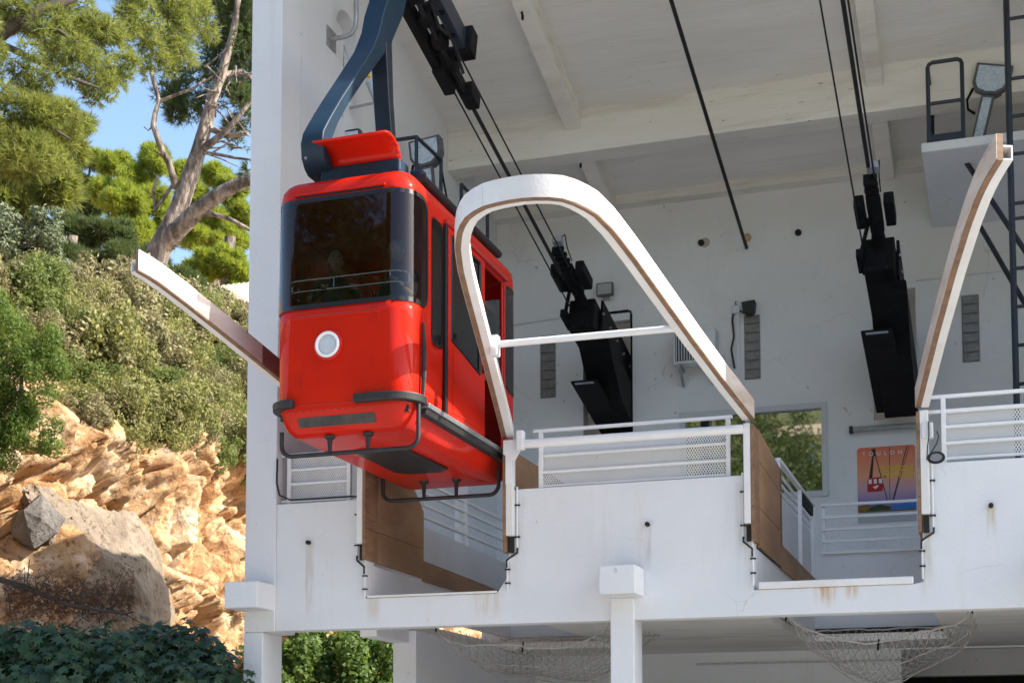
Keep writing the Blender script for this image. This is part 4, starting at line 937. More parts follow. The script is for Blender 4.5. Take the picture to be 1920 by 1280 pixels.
# ---------------------------------------------------------------- safety nets under the slots
def net(label, x0, x1, sag, y0, y1, seed):
    rnd = random.Random(seed); nx, ny = 46, 16; P = {}
    for i in range(nx+1):
        for j in range(ny+1):
            fx = i/nx; fy = j/ny
            z = 3.16 - sag*(max(0, math.sin(math.pi*fx))**.42)*(math.sin(math.pi*(fy*.86+.14))**.8)*(1+.12*math.sin(fx*9+seed)) + rnd.uniform(-.012,.012)
            P[i,j] = Vector((x0+(x1-x0)*fx + rnd.uniform(-.012,.012), y0+(y1-y0)*fy + rnd.uniform(-.015,.015), z))
    m = MB()
    for i in range(nx):
        for j in range(ny):
            a, b, c_, d_ = P[i,j], P[i+1,j], P[i+1,j+1], P[i,j+1]
            if (i+j) % 2 == 0: m.tube([a, c_], .0035, 3)
            else: m.tube([b, d_], .0035, 3)
    t = thing('safety_net', label, 'net', ((x0+x1)/2, y0, 3.1))
    o = m.build('netting', NETM, t)
    for j in (0, ny): MB().tube([P[i,j]+Vector((0,0,.01)) for i in range(0, nx+1, 2)], .010, 5).build('edge_rope', NETM, t, smooth=True)
    for k in range(3):
        j = 3+4*k; MB().tube([P[i,j]+Vector((0,0,-.01-.05*math.sin(math.pi*i/nx)*k)) for i in range(0, nx+1, 2)], .006, 4).build('fold_cord', NETM, t, smooth=True)
    for i in (0, nx//2, nx): MB().tube([P[i,0]+Vector((0,0,.0)), P[i,0]+Vector((0,0,-.07)), P[i,0]+Vector((.01,0,.05))], .010, 5).build('hook', DARKM, t)
net('sagging grey safety net under the left slot beside the middle column', -6.10, -4.02, .60, 15.35, 17.6, 1)
net('sagging grey safety net under the right slot near the dark doorway', -2.15, -.30, .62, 15.35, 17.6, 4)

# ================================================================ PASSENGERS
SKIN = mat('skin', (.45,.27,.19), (.40,.23,.16), rough=.5, scale=8)
def cloth(c): return mat('cloth', c, tuple(x*.8 for x in c), rough=.85, scale=6, bump=.2, bscale=60)
def person(label, base, face, shirt, trousers, hair, pose):
    """standing adult, skin-modifier body; face = heading (z rotation), pose = dict of hand targets"""
    t = thing('person', label, 'person', tuple(base))
    J = {}; H = 1.66
    rot = Matrix.Rotation(face, 3, 'Z')
    def W(x, y, z): return Vector(base) + rot @ Vector((x, y, z))
    J = [(0,0,.92,.15),(0,0,1.08,.145),(0,-.02,1.25,.165),(0,-.02,1.38,.13),(0,-.03,1.46,.055),(0,-.05,1.53,.055),
         (.10,0,.86,.095),(.11,.0,.48,.06),(.11,.03,.08,.042),(.11,-.10,.03,.036),
         (-.10,0,.86,.095),(-.11,-.03,.48,.06),(-.11,.02,.08,.042),(-.11,-.11,.03,.036),
         (.19,-.02,1.37,.062),(.25,*pose['er'],.042),(pose['hr'][0],pose['hr'][1],pose['hr'][2],.03),
         (-.19,-.02,1.37,.062),(-.25,*pose['el'],.042),(pose['hl'][0],pose['hl'][1],pose['hl'][2],.03)]
    E_ = [(0,1),(1,2),(2,3),(3,4),(4,5),(0,6),(6,7),(7,8),(8,9),(0,10),(10,11),(11,12),(12,13),(3,14),(14,15),(15,16),(3,17),(17,18),(18,19)]
    me = bpy.data.meshes.new('body'); me.from_pydata([tuple(W(*j[:3]) - Vector(base)) for j in J], E_, []); me.update()
    o = bpy.data.objects.new('body', me); col.objects.link(o); o.parent = t
    sk = o.modifiers.new('skin', 'SKIN'); lay = me.skin_vertices[0] if me.skin_vertices else None
    if lay is None:
        bm = bmesh.new(); bm.from_mesh(me); bm.verts.layers.skin.verify(); bm.to_mesh(me); bm.free(); lay = me.skin_vertices[0]
    for i, j in enumerate(J): lay.data[i].radius = (j[3], j[3]*(.72 if i in (0,1,2,3) else 1)); lay.data[i].use_root = (i == 0)
    sb_ = o.modifiers.new('s', 'SUBSURF'); sb_.levels = 2; sb_.render_levels = 2
    dg = bpy.context.evaluated_depsgraph_get(); dg.update()
    m2 = bpy.data.meshes.new_from_object(o.evaluated_get(dg)); o.modifiers.clear(); o.data = m2
    m2.materials.clear(); m2.materials.append(shirt); m2.materials.append(trousers); m2.materials.append(SKIN)
    ir = rot.transposed()
    for f in m2.polygons:
        c_ = ir @ Vector(f.center)
        f.material_index = 1 if c_.z < .95 and abs(c_.x) < .2 else (2 if (c_.z > 1.44 or (abs(c_.x) > .235 and c_.z < 1.27)) else 0)
    m2.shade_smooth()
    # head
    def lump(name, c, r_, m, k=None, par=t):
        bm = bmesh.new(); bmesh.ops.create_icosphere(bm, subdivisions=3, radius=1)
        for v in bm.verts:
            q = v.co.copy()
            if k == 'head':
                if q.z < 0: q.x *= 1+.28*q.z; q.y *= 1+.10*q.z
                if q.y < -.8 and -.25 < q.z < .1 and abs(q.x) < .22: q.y -= .16
                if q.y < -.75 and .05 < q.z < .28 and .2 < abs(q.x) < .5: q.y += .08
            v.co = rot @ Vector((q.x*r_[0], q.y*r_[1], q.z*r_[2])) + (W(*c) - Vector(base))
        me_ = bpy.data.meshes.new(name); bm.to_mesh(me_); bm.free(); me_.materials.append(m); me_.shade_smooth()
        h = bpy.data.objects.new(name, me_); col.objects.link(h); h.parent = par; return h
    hd = lump('head', (0,-.07,1.63), (.076,.098,.118), SKIN, 'head')
    lump('hair', (0,-.045,1.665), (.086,.100,.100), hair)
    for s_ in (1, -1):
        lump('ear', (s_*.078,-.055,1.62), (.012,.022,.032), SKIN)
        lump('eye', (s_*.030,-.158,1.645), (.011,.007,.007), BLACK)
    lump('mouth', (0,-.152,1.575), (.025,.010,.007), mat('lips', (.35,.12,.10)))
    # hands: palm and five fingers
    for hx, hy, hz in (pose['hr'], pose['hl']):
        m_ = MB(); s_ = 1 if hx > 0 else -1
        m_.obox(W(hx, hy-.04, hz), rot @ Vector((.036,0,0)), rot @ Vector((0,.045,0)), Vector((0,0,.013)))
        for k, ln in enumerate((.058,.066,.062,.05)):
            x = hx - .027 + .018*k
            m_.tube([W(x,hy-.075,hz), W(x,hy-.10,hz+.004), W(x,hy-.08-ln*.7,hz-.018), W(x,hy-.075-ln*.6,hz-.045)], [.0095,.009,.0085,.007], 7)
        m_.tube([W(hx-s_*.034,hy-.02,hz), W(hx-s_*.058,hy-.05,hz-.008), W(hx-s_*.055,hy-.085,hz-.025)], [.011,.010,.008], 7)
        m_.build('hand', SKIN, t, smooth=True)
    return t
DRK = mat('dark_hair', (.02,.014,.01)); 
person('passenger in dark clothes leaning on the handrail at the left of the car window', (-6.30, 13.10, 4.99), R(28), cloth((.05,.055,.045)), cloth((.03,.035,.05)), DRK,
       {'er': (-.16, 1.20), 'hr': (.16,-.34,1.27), 'el': (-.15, 1.18), 'hl': (-.12,-.34,1.25)})
person('passenger in a dark jacket standing near the right corner of the car window', (-5.56, 13.05, 4.99), R(-20), cloth((.03,.03,.045)), cloth((.03,.03,.035)), mat('grey_hair', (.12,.11,.10)),
       {'er': (-.10, 1.12), 'hr': (.20,-.30,1.24), 'el': (-.05, 1.10), 'hl': (-.22,-.16,.96)})
# ================================================================ GROUND, CLIFF, HILLS
tag(MB().add([(-900,-900,0),(900,-900,0),(900,900,0),(-900,900,0)], [(0,1,2,3)]).build('ground', mat('pale_concrete_yard', (.42,.41,.395), (.34,.335,.325), rough=.9, scale=.6, bump=.3, bscale=20)), kind='structure')
ZC = 4.0
def zt(Y): return 7.4 + .19*(Y-22)
def xs(Z, Y):
    T = zt(Y)
    if Z < T: return -17 + 2.2*(1-max(Z,0)/T)**1.6
    z = Z-T
    if z < ZC: return -17 - z/1.3
    return -17 - ZC/1.3 - (z-ZC)/.06
def on_hill(u, v):
    d = ray(u, v); t = 18.0
    while t < 90:
        p = EY + d*t
        if p.x < xs(p.z, p.y): return p, t
        t += .1
    return EY + d*60, 60
def fbm(p, o=5): return noise.fractal(p, 1.0, 2.0, o)
CL = bpy.data.materials.new('orange_limestone'); CL.use_nodes = True
def rockmat(m, cols, sc=1.0, bump=.9, vor=1.0):
    m.use_nodes = True; n = m.node_tree.nodes; l = m.node_tree.links; p = n['Principled BSDF']; p.inputs['Roughness'].default_value = .9; p.inputs['Specular IOR Level'].default_value = .2
    g = n.new('ShaderNodeNewGeometry')
    t = n.new('ShaderNodeTexNoise'); t.inputs['Scale'].default_value = .9*sc; t.inputs['Detail'].default_value = 9; t.inputs['Roughness'].default_value = .68; t.inputs['Distortion'].default_value = .6
    l.new(g.outputs['Position'], t.inputs[0]); c = n.new('ShaderNodeValToRGB'); e = c.color_ramp.elements
    e[0].position = .28; e[0].color = (*cols[0],1); e[1].position = .74; e[1].color = (*cols[-1],1)
    for k, cc in enumerate(cols[1:-1]): x = e.new(.28+.46*(k+1)/(len(cols)-1)); x.color = (*cc,1)
    l.new(t.outputs[0], c.inputs[0])
    t2 = n.new('ShaderNodeTexNoise'); t2.inputs['Scale'].default_value = 7*sc; t2.inputs['Detail'].default_value = 8; l.new(g.outputs['Position'], t2.inputs[0])
    r = n.new('ShaderNodeMapRange'); r.inputs[1].default_value = .56; r.inputs[2].default_value = .72; l.new(t2.outputs[0], r.inputs[0])
    mx = n.new('ShaderNodeMix'); mx.data_type = 'RGBA'; l.new(r.outputs[0], mx.inputs[0]); l.new(c.outputs[0], mx.inputs[6]); mx.inputs[7].default_value = (*[x*.5 for x in cols[1]],1)
    l.new(mx.outputs[2], p.inputs['Base Color'])
    v = n.new('ShaderNodeTexVoronoi'); v.inputs['Scale'].default_value = 3.2*sc; l.new(g.outputs['Position'], v.inputs[0])
    t3 = n.new('ShaderNodeTexNoise'); t3.inputs['Scale'].default_value = 6*sc; t3.inputs['Detail'].default_value = 10; t3.inputs['Roughness'].default_value = .7; l.new(g.outputs['Position'], t3.inputs[0])
    a = n.new('ShaderNodeMath'); a.operation = 'ADD'; vm = n.new('ShaderNodeMath'); vm.operation = 'MULTIPLY'; vm.inputs[1].default_value = vor; l.new(v.outputs[0], vm.inputs[0]); l.new(vm.outputs[0], a.inputs[0]); l.new(t3.outputs[0], a.inputs[1])
    b = n.new('ShaderNodeBump'); b.inputs['Strength'].default_value = bump; b.inputs['Distance'].default_value = .12; l.new(a.outputs[0], b.inputs['Height']); l.new(b.outputs[0], p.inputs['Normal'])
    return m
rockmat(CL, [(.22,.115,.06), (.43,.225,.10), (.55,.35,.19), (.60,.45,.31), (.62,.55,.46)])
GREYROCK = rockmat(bpy.data.materials.new('grey_limestone'), [(.17,.13,.095), (.27,.215,.16), (.34,.275,.205), (.46,.36,.26)], 1.0, 1.0, .15)
DKROCK = rockmat(bpy.data.materials.new('dark_grey_limestone'), [(.10,.09,.08), (.16,.145,.13), (.22,.20,.18), (.30,.28,.25)], 2.2, .9, .1)
NY = 430
Ys = np.r_[np.linspace(10, 17, 30), np.linspace(17, 37, 420)[1:], np.linspace(37, 56, 52)[1:]]; NY = len(Ys); vs = []
for y in Ys:
    T = zt(y); Zs = np.r_[np.linspace(-.2, T, 170), np.linspace(T, T+ZC, 32)[1:], np.linspace(T+ZC, T+ZC+2.4, 30)[1:]]
    for k, z in enumerate(Zs):
        x = xs(z, y); amp = 1.0 if z < T else max(.25, 1-(z-T)/2)
        q = Vector((x*.3, y*.45, z*.55))
        d = .75*fbm(q) 
        cell = noise.voronoi(Vector((y*.55+.30*z, z*.42-.22*y, 3.1)))[0]
        d += 1.05*min(.55, cell[1]-cell[0])**.6 - .45
        cell2 = noise.voronoi(Vector((y*1.5+.5*z, z*1.2-.6*y, 1.7)))[0]; d += .08*min(.4, cell2[1]-cell2[0])
        def cellrand(fy, fz, sk, zz):
            c0 = noise.voronoi(Vector((y*fy + sk*z + .25*fbm(Vector((y*.9, z*.9, zz)), 3), z*fz - sk*y, zz)))[1][0]
            return (math.sin(c0.x*127.1 + c0.y*311.7)*43758.5453) % 1.0 - .5
        d += 1.0*cellrand(.36, .40, .20, 4.4) + .15*cellrand(1.0, .85, .45, 6.6) + .06*cellrand(3.4, 3.0, .9, 8.8)
        d += .11*fbm(Vector((x, y*2.2, z*2.2)), 6) + .05*fbm(Vector((x, y*7, z*7)), 3)
        if z < T + 1.5:
            for fs_, am, wd_ in ((.8, .40, .06), (2.2, .10, .10)):
                cc = noise.voronoi(Vector((y*fs_*1.0 + .4*fbm(Vector((y*.7, z*.7, 2)), 3), z*fs_*.7 - y*fs_*.55, 9.3)))[0]; d -= am*max(0, wd_-(cc[1]-cc[0]))/wd_
            rg = 1-abs(fbm(Vector((y*1.3+z*.6, z*1.6-y*.5, 5.5)), 4)); d += .16*(rg-.7)
        crack = abs(math.sin((y*.8 - z*.55)*.9 + .6*fbm(Vector((y*.3,z*.3,7))))); d -= .9*max(0, .14-crack)/.14
        vs.append((x + amp*d*.85, y, z + amp*.15*d))
nz_ = len(Zs)
fs = [(i*nz_+k, (i+1)*nz_+k, (i+1)*nz_+k+1, i*nz_+k+1) for i in range(NY-1) for k in range(nz_-1)]
cl = raw('cliff', vs, fs, CL); tag(cl, kind='structure')
# the hill across the road behind the camera (it shows in the windows and the paint)
HILLM = mat('wooded_hill', (.030,.045,.012), (.075,.085,.028), rough=.95, scale=.35, detail=10, bump=1.0, bscale=1.5)
def hill_z(x, y):
    k = min(1, max(0, (x+30)/12)); return max(0, (.60-.26*k)*(-18-y))*(1-.06*math.sin(x*.05))
vs = []; nx, ny = 90, 60
for i in range(nx):
    for j in range(ny):
        x = -150 + 260*i/(nx-1); y = -14 - 130*j/(ny-1)
        z = (hill_z(x, y) if y < -18.4 else -.3) + (2.2*fbm(Vector((x*.06,y*.06,.5))) + 1.5*fbm(Vector((x*.3,y*.3,4))) if y < -19 else 0)
        vs.append((x, y, z))
fs = [(i*ny+j, i*ny+j+1, (i+1)*ny+j+1, (i+1)*ny+j) for i in range(nx-1) for j in range(ny-1)]
tag(raw('hillside', vs, fs, HILLM), kind='structure')

# ================================================================ FOLIAGE
rng = np.random.default_rng(11)
def unit(n):
    v = rng.normal(size=(n,3)); return v/np.linalg.norm(v, axis=1)[:,None]
def clump_points(C, Rr, n, shell=.55):
    C = np.asarray(C, float); Rr = np.asarray(Rr, float)
    if Rr.ndim == 1: Rr = np.repeat(Rr[:,None], 3, 1)
    w_ = (Rr.prod(1)**(2/3)); idx = rng.choice(len(C), n, p=w_/w_.sum())
    u = unit(n); rad = shell + (1-shell)*rng.random(n)**.6; rad = np.where(rng.random(n) < .14, 1.0 + .38*rng.random(n), rad)
    return C[idx] + u*Rr[idx]*rad[:,None], u
def leaf_quads(P, N, size, asp=.5, jit=.9):
    n = len(P); nrm = N + jit*unit(n); nrm /= np.linalg.norm(nrm, axis=1)[:,None]
    a = np.cross(nrm, unit(n)); a /= np.linalg.norm(a, axis=1)[:,None]; b = np.cross(nrm, a)
    s_ = size*(.6+.8*rng.random(n))[:,None]
    V = np.stack([P-a*s_, P-b*s_*asp+nrm*s_*.15, P+a*s_, P+b*s_*asp+nrm*s_*.15], 1).reshape(-1,3)
    return V, np.arange(4*n).reshape(n,4)
def tufts(P, N, ln, wd, k=7, up=.5):
    n = len(P); P = np.repeat(P, k, 0); D = np.repeat(N, k, 0) + unit(n*k)*.85; D[:,2] += up
    D /= np.linalg.norm(D, axis=1)[:,None]; S = np.cross(D, unit(n*k)); S /= np.linalg.norm(S, axis=1)[:,None]
    L = ln*(.6+.7*rng.random(n*k))[:,None]
    V = np.stack([P-S*wd, P+S*wd, P+D*L], 1).reshape(-1,3)
    return V, np.arange(3*n*k).reshape(-1,3)
def blob_tree(name, label, cat, centres, radii, base, mtl, n, kind='leaf', size=.07, trunk=None, tmat=None, group=None, sub=5, asp=.5, ln=.22, wd=.012, k=7, up=.45):
    """crown of many small faces over sub-clumps, plus a trunk"""
    t = thing(name, label, cat, tuple(base), group)
    C = []; Rr = []
    for c_, r_ in zip(centres, radii):
        c_ = np.array(c_); r3 = np.array(r_ if hasattr(r_, '__len__') else (r_,)*3, float)
        for _ in range(sub):
            u = unit(1)[0]*(rng.random()**.4); C.append(c_ + u*r3*.80); Rr.append(r3*((.26+.22*rng.random())*(5/max(5, sub))**.33))
    P, N = clump_points(C, Rr, n)
    if kind == 'leaf': V, Fq = leaf_quads(P, N, size, asp)
    else: V, Fq = tufts(P, N, ln, wd, k, up)
    raw('crown', V, Fq, mtl, t)
    for i, (pts, rs) in enumerate(trunk or []):
        MB().tube(pts, rs, 9).build('trunk' if i == 0 else 'branch', tmat or BARK, t, smooth=True)
    return t, C
BARK = mat('grey_pine_bark', (.085,.065,.052), (.30,.245,.20), rough=.95, scale=4.5, stretch=(1,1,.4), bump=1, bscale=7, bstretch=(1,1,.35), lo=.40, hi=.60)
BARK.node_tree.nodes['Bump'].inputs['Distance'].default_value = .12
BARKD = mat('dark_bark', (.05,.038,.03), (.09,.07,.055), rough=.95, scale=6)
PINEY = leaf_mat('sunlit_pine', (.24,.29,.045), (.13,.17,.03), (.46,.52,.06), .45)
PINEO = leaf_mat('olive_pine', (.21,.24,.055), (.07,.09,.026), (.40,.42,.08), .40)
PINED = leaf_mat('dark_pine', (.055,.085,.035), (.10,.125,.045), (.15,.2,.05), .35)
OLIVE = leaf_mat('grey_olive', (.21,.24,.15), (.14,.17,.10), (.2,.25,.1), .25)
SCRUB = leaf_mat('maquis', (.28,.27,.10), (.15,.155,.06), (.34,.34,.09), .35)
SCRUB2 = leaf_mat('maquis_dry', (.31,.275,.135), (.17,.155,.08), (.32,.29,.13), .3)
GREEN = leaf_mat('fresh_green', (.12,.175,.035), (.065,.105,.022), (.24,.34,.05), .38)
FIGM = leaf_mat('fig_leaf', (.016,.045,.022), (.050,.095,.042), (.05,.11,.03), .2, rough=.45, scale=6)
IVY = leaf_mat('ivy', (.10,.16,.04), (.065,.11,.03), (.25,.36,.06), .35)
DEADN = leaf_mat('dead_needles', (.20,.10,.055), (.13,.07,.045), (.2,.1,.05), .2)

def PDs(lst): return [PD(u, v, t) for u, v, t in lst]
# big forked pine
tw = [(262,575,41),(280,520,41),(298,470,41),(318,430,41),(338,385,41),(355,335,41),(372,285,41),(386,235,41),(398,185,41),(415,140,41),(438,60,41),(452,-40,41)]
rw = [.40,.36,.33,.28,.26,.24,.21,.19,.16,.13,.10,.07]
br = [(PDs(tw), rw),
      (PDs([(300,470,41),(335,430,40.8),(370,395,40.6),(405,368,40.4),(440,348,40.2),(480,332,40),(540,300,40)]), [.25,.25,.23,.21,.19,.17,.15]),
      (PDs([(372,400,40.6),(400,402,40.5),(430,410,40.4),(470,432,40.3)]), [.09,.07,.06,.05]),
      (PDs([(328,352,41),(326,335,40.8),(316,305,40.7),(300,272,40.6),(287,235,40.6),(291,212,40.6),(298,190,40.6),(290,160,40.6),(281,128,40.6)]), [.10,.10,.09,.09,.08,.07,.06,.06,.05]),
      (PDs([(300,190,40.6),(330,178,40.5),(365,165,40.4),(385,148,40.4)]), [.05,.04,.035,.03]),
      (PDs([(372,285,41),(400,265,40.8),(430,240,40.6),(470,190,40.5)]), [.13,.10,.08,.05]),
      (PDs([(388,238,41),(425,255,40.9),(465,250,40.8)]), [.10,.08,.06]),
      (PDs([(395,190,41),(420,140,41.2),(455,135,41.4),(475,150,41.5)]), [.12,.10,.08,.07]),
      (PDs([(362,285,41),(400,288,40.8),(440,296,40.7),(475,300,40.6)]), [.06,.05,.04,.03]),
      (PDs([(325,345,41),(290,395,41),(287,360,41),(296,330,41)]), [.05,.06,.05,.03]),
      (PDs([(318,305,40.7),(300,290,40.7),(288,282,40.7)]), [.04,.03,.02]),
      (PDs([(288,235,40.6),(278,245,40.6),(270,238,40.6)]), [.03,.02,.015])]
for _ in range(26):
    u0, v0 = 380+rng.random()*70, 120+rng.random()*170; a = rng.normal(size=2)*28
    br.append((PDs([(u0,v0,40.8),(u0+a[0]*.5+6,v0+a[1]*.4,40.7),(u0+a[0]+16,v0+a[1],40.6)]), [.030,.022,.012]))
cs = [PD(u, v, t) for u, v, t in ((330,190,42),(350,215,42),(395,170,42),(430,90,42),(455,40,42),(465,110,42),(420,20,42),(470,190,42.5),(450,200,42),(345,150,42.5),(465,330,42),(400,110,42.5),(475,20,42),(440,240,42.5))]
rs_ = [.7,.6,.7,1.2,1.3,1.2,1.0,.8,.7,.6,.4,.7,1.1,.6]
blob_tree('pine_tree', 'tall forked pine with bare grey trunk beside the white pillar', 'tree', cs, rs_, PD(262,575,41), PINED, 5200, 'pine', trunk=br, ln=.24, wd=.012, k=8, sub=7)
# overhanging pine from the left
cs = [PD(u, v, t) for u, v, t in ((20,30,27),(90,70,27),(60,140,26.5),(150,110,27),(200,60,28),(180,160,27.5),(225,130,28),(10,200,26),(80,215,26.5),(130,235,27),(30,290,26),(90,300,26.5),(150,60,28),(260,60,29),(310,40,30),(340,90,30),(290,110,29.5),(370,40,31),(-40,100,26),(-60,250,26),(110,0,28),(240,0,29),(330,0,30),(-80,0,26))]
rs_ = [(.75,.75,.5),(.7,.7,.45),(.7,.7,.45),(.65,.65,.4),(.6,.6,.5),(.55,.55,.4),(.5,.5,.35),(.8,.8,.45),(.7,.7,.45),(.5,.5,.35),(.7,.7,.5),(.5,.5,.4),(.6,.6,.5),(.6,.6,.5),(.6,.6,.6),(.55,.55,.5),(.5,.5,.4),(.5,.5,.5),(.8,.8,.6),(.9,.9,.6),(.7,.7,.5),(.6,.6,.5),(.6,.6,.5),(.9,.9,.6)]
br = [([PD(-330,900,30), PD(-300,600,30), PD(-240,300,29), PD(-160,150,28), PD(-60,90,27)], [.4,.36,.32,.25,.2]),
      (PDs([(-60,90,27),(0,66,27),(35,42,27),(80,18,27),(130,0,27.2),(200,-40,27.5)]), [.16,.13,.11,.10,.08,.06]),
      (PDs([(35,42,27),(60,60,26.8),(110,58,26.8),(160,90,27)]), [.06,.05,.04,.03]),
      (PDs([(-20,74,27),(40,100,26.6),(90,125,26.6),(140,150,26.8),(185,165,27)]), [.07,.06,.05,.03,.02]),
      (PDs([(-40,170,26),(30,190,26),(75,225,26.2),(130,260,26.6)]), [.06,.05,.04,.02]),
      (PDs([(0,12,27),(40,30,27),(60,22,27),(110,30,27)]), [.05,.05,.04,.02])]
blob_tree('pine_tree', 'overhanging pine with olive-green needle sprays at the upper left', 'tree', cs, rs_, (PD(-330,900,30).x, PD(-330,900,30).y, 0), PINEO, 13500, 'pine', trunk=br, tmat=BARKD, ln=.15, wd=.007, k=9, sub=14, up=.05)
# bright pines behind
def bright(label, spots, t0, n, base, m=PINEY, limbs=True):
    n = int(n*1.5)
    cs = [PD(u, v, t0+dt) for u, v, r_, dt in spots]; rs_ = [(r_*t0/2747,)*2 + (r_*t0/2747*.85,) for u, v, r_, dt in spots]
    b = PD(*base, t0); tr = [([b, b+Vector((.2,0,3)), Vector(cs[0])], [.25,.2,.1])]
    for c_ in (cs[1:] if limbs else []): tr.append(([b+Vector((.1,0,1.5)), (b+Vector((.1,0,2.5))).lerp(Vector(c_), .6), Vector(c_)], [.10,.07,.03]))
    blob_tree('pine_tree', label, 'tree', cs, rs_, b, m, n, 'pine', trunk=tr, ln=.26, wd=.017, k=9, sub=14, up=.5)
bright('bright green bushy pine directly left of the forked trunk', [(255,330,42,0),(210,300,36,1),(290,300,34,0),(235,380,44,-1),(290,380,40,0),(200,360,36,0),(250,440,40,-1),(310,430,36,0)], 56, 6500, (250,560))
bright('bright green pine crown on the skyline between trunk and pillar', [(350,330,36,0),(400,330,32,1),(430,360,34,0),(360,380,36,0),(410,410,40,0),(440,450,36,0),(380,450,40,-1),(455,400,28,0)], 58, 6500, (400,580))
bright('round bright green pine crown low beside the white pillar', [(420,490,40,0),(450,520,34,0),(380,500,36,0),(350,520,30,0),(440,560,30,0)], 52, 4200, (420,600))
bright('yellow-green pine at the left edge below the overhanging branches', [(60,330,60,0),(20,280,55,0),(110,280,50,0),(140,230,42,0),(30,380,50,0),(110,350,46,0),(-30,340,60,0)], 34, 6500, (40,560), PINEO)
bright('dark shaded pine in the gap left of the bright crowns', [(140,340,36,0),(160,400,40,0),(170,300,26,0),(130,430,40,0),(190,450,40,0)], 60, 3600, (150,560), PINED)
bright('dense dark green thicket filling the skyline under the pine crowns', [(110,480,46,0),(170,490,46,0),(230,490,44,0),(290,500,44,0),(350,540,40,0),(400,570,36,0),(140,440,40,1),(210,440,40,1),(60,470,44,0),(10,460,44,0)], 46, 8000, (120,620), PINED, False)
# olive
cs = [PD(u, v, 33) for u, v in ((40,420),(80,440),(20,480),(70,500),(110,450),(95,400),(0,430),(40,530),(110,520),(-30,470))]
b = PD(30,640,33)
blob_tree('olive_tree', 'grey-green olive tree on the slope at the left edge', 'tree', cs, [.62,.55,.6,.6,.45,.4,.6,.55,.5,.6], b, OLIVE, 15000, 'leaf', .055, [([b, PD(35,580,33), PD(50,480,33)], [.12,.09,.04]), ([PD(35,580,33), PD(20,520,33), PD(10,450,33)], [.07,.05,.03])], BARK, asp=.3)
# green bush lower left
cs = [PD(u, v, 25.2) for u, v in ((20,610),(55,650),(15,690),(75,710),(40,750),(85,660),(10,790),(-40,700),(60,780),(-30,770),(30,825),(85,815),(-20,830))]
b, _ = on_hill(30, 840)
blob_tree('bush', 'fresh green feathery bush at the left edge above the rock', 'bush', cs, [.65,.62,.68,.55,.62,.46,.55,.8,.46,.7,.5,.42,.6], b, GREEN, 46000, 'leaf', .031, [([b, PD(40,760,25.2), PD(40,680,25.2)], [.06,.05,.02])], BARK, asp=.35)
# shrubs on the slope: a few prototypes, many individuals
protos = []
SCRUB3 = leaf_mat('maquis_green', (.16,.19,.055), (.09,.115,.035), (.26,.32,.07), .35)
for k, m in enumerate((SCRUB, SCRUB2, SCRUB, SCRUB3, SCRUB2)):
    C = [(.6*math.cos(a)*r_, .6*math.sin(a)*r_, .50+.45*h) for a, r_, h in zip(rng.random(11)*6.28, rng.random(11)**.5, rng.random(11))]
    t, _ = blob_tree('shrub', 'tmp', 'shrub', C, [.40+.08*rng.random() for _ in range(11)], (0,0,0), m, (11000, 13000, 8000, 13000, 9000)[k], 'leaf', (.027, .024, .036, .030, .040)[k], [([(0,0,.3),(.03,0,.45),(.0,.05,.75)], [.03,.025,.012])], BARK, asp=.5, sub=7)
    t['group'] = 'shrubs on the slope above the cliff'; protos.append(t)
ORD = ['first','second','third','fourth','fifth','sixth','seventh','eighth','ninth','tenth','eleventh','twelfth','thirteenth','fourteenth','fifteenth']
ROWN = ['lowest row just above the orange cliff','second row above the cliff','third row above the cliff','fourth row above the cliff','middle row of the slope','sixth row up the slope','seventh row up the slope','eighth row up the slope','topmost row under the pines']
for row, v in enumerate((822, 790, 757, 724, 692, 660, 630, 603, 578)):
    u = -15 + 23*(row % 2); k = 0
    while u < 520:
        if not ((u < 190 and v > 790) or (u < 120 and 640 < v)):
            uu, vv = u + rng.normal()*9, v + rng.normal()*7 + (18 if u > 340 and v > 780 else 0) - (12 if u < 130 else 0)
            p, tt = on_hill(uu, vv); pr = protos[int(rng.integers(0, 5))]; s_ = .85 + .6*rng.random()
            c_ = copy_tree(pr, None, p + Vector((.05,-.05,-.55*s_)), rng.random()*6.28, (s_, s_, s_*(.85+.3*rng.random())))
            c_['label'] = 'dry maquis shrub, ' + ORD[k] + ' from the left in the ' + ROWN[row]; k += 1
        u += 46
for t in protos:
    for ch in list(t.children): bpy.data.objects.remove(ch)
    bpy.data.objects.remove(t)
# hanging scrub on the cliff edge right, near the pillar
for i, (u, v, w_) in enumerate(((455,800,'uppermost tuft'),(420,815,'tuft farthest from the pillar'),(440,840,'third tuft down'),(470,870,'fourth tuft down'),(462,1000,'fifth tuft down'),(465,1060,'lowest tuft'))):
    p, tt = on_hill(u, v); cs = [p + Vector((.5+.3*rng.normal(), .3*rng.normal(), .3*rng.normal())) for _ in range(5)]
    blob_tree('shrub', 'dark scrub hanging on the cliff by the white pillar, ' + w_, 'shrub', cs, [.34]*5, p, SCRUB, 6000, 'leaf', .03, group='scrub hanging on the cliff by the pillar')
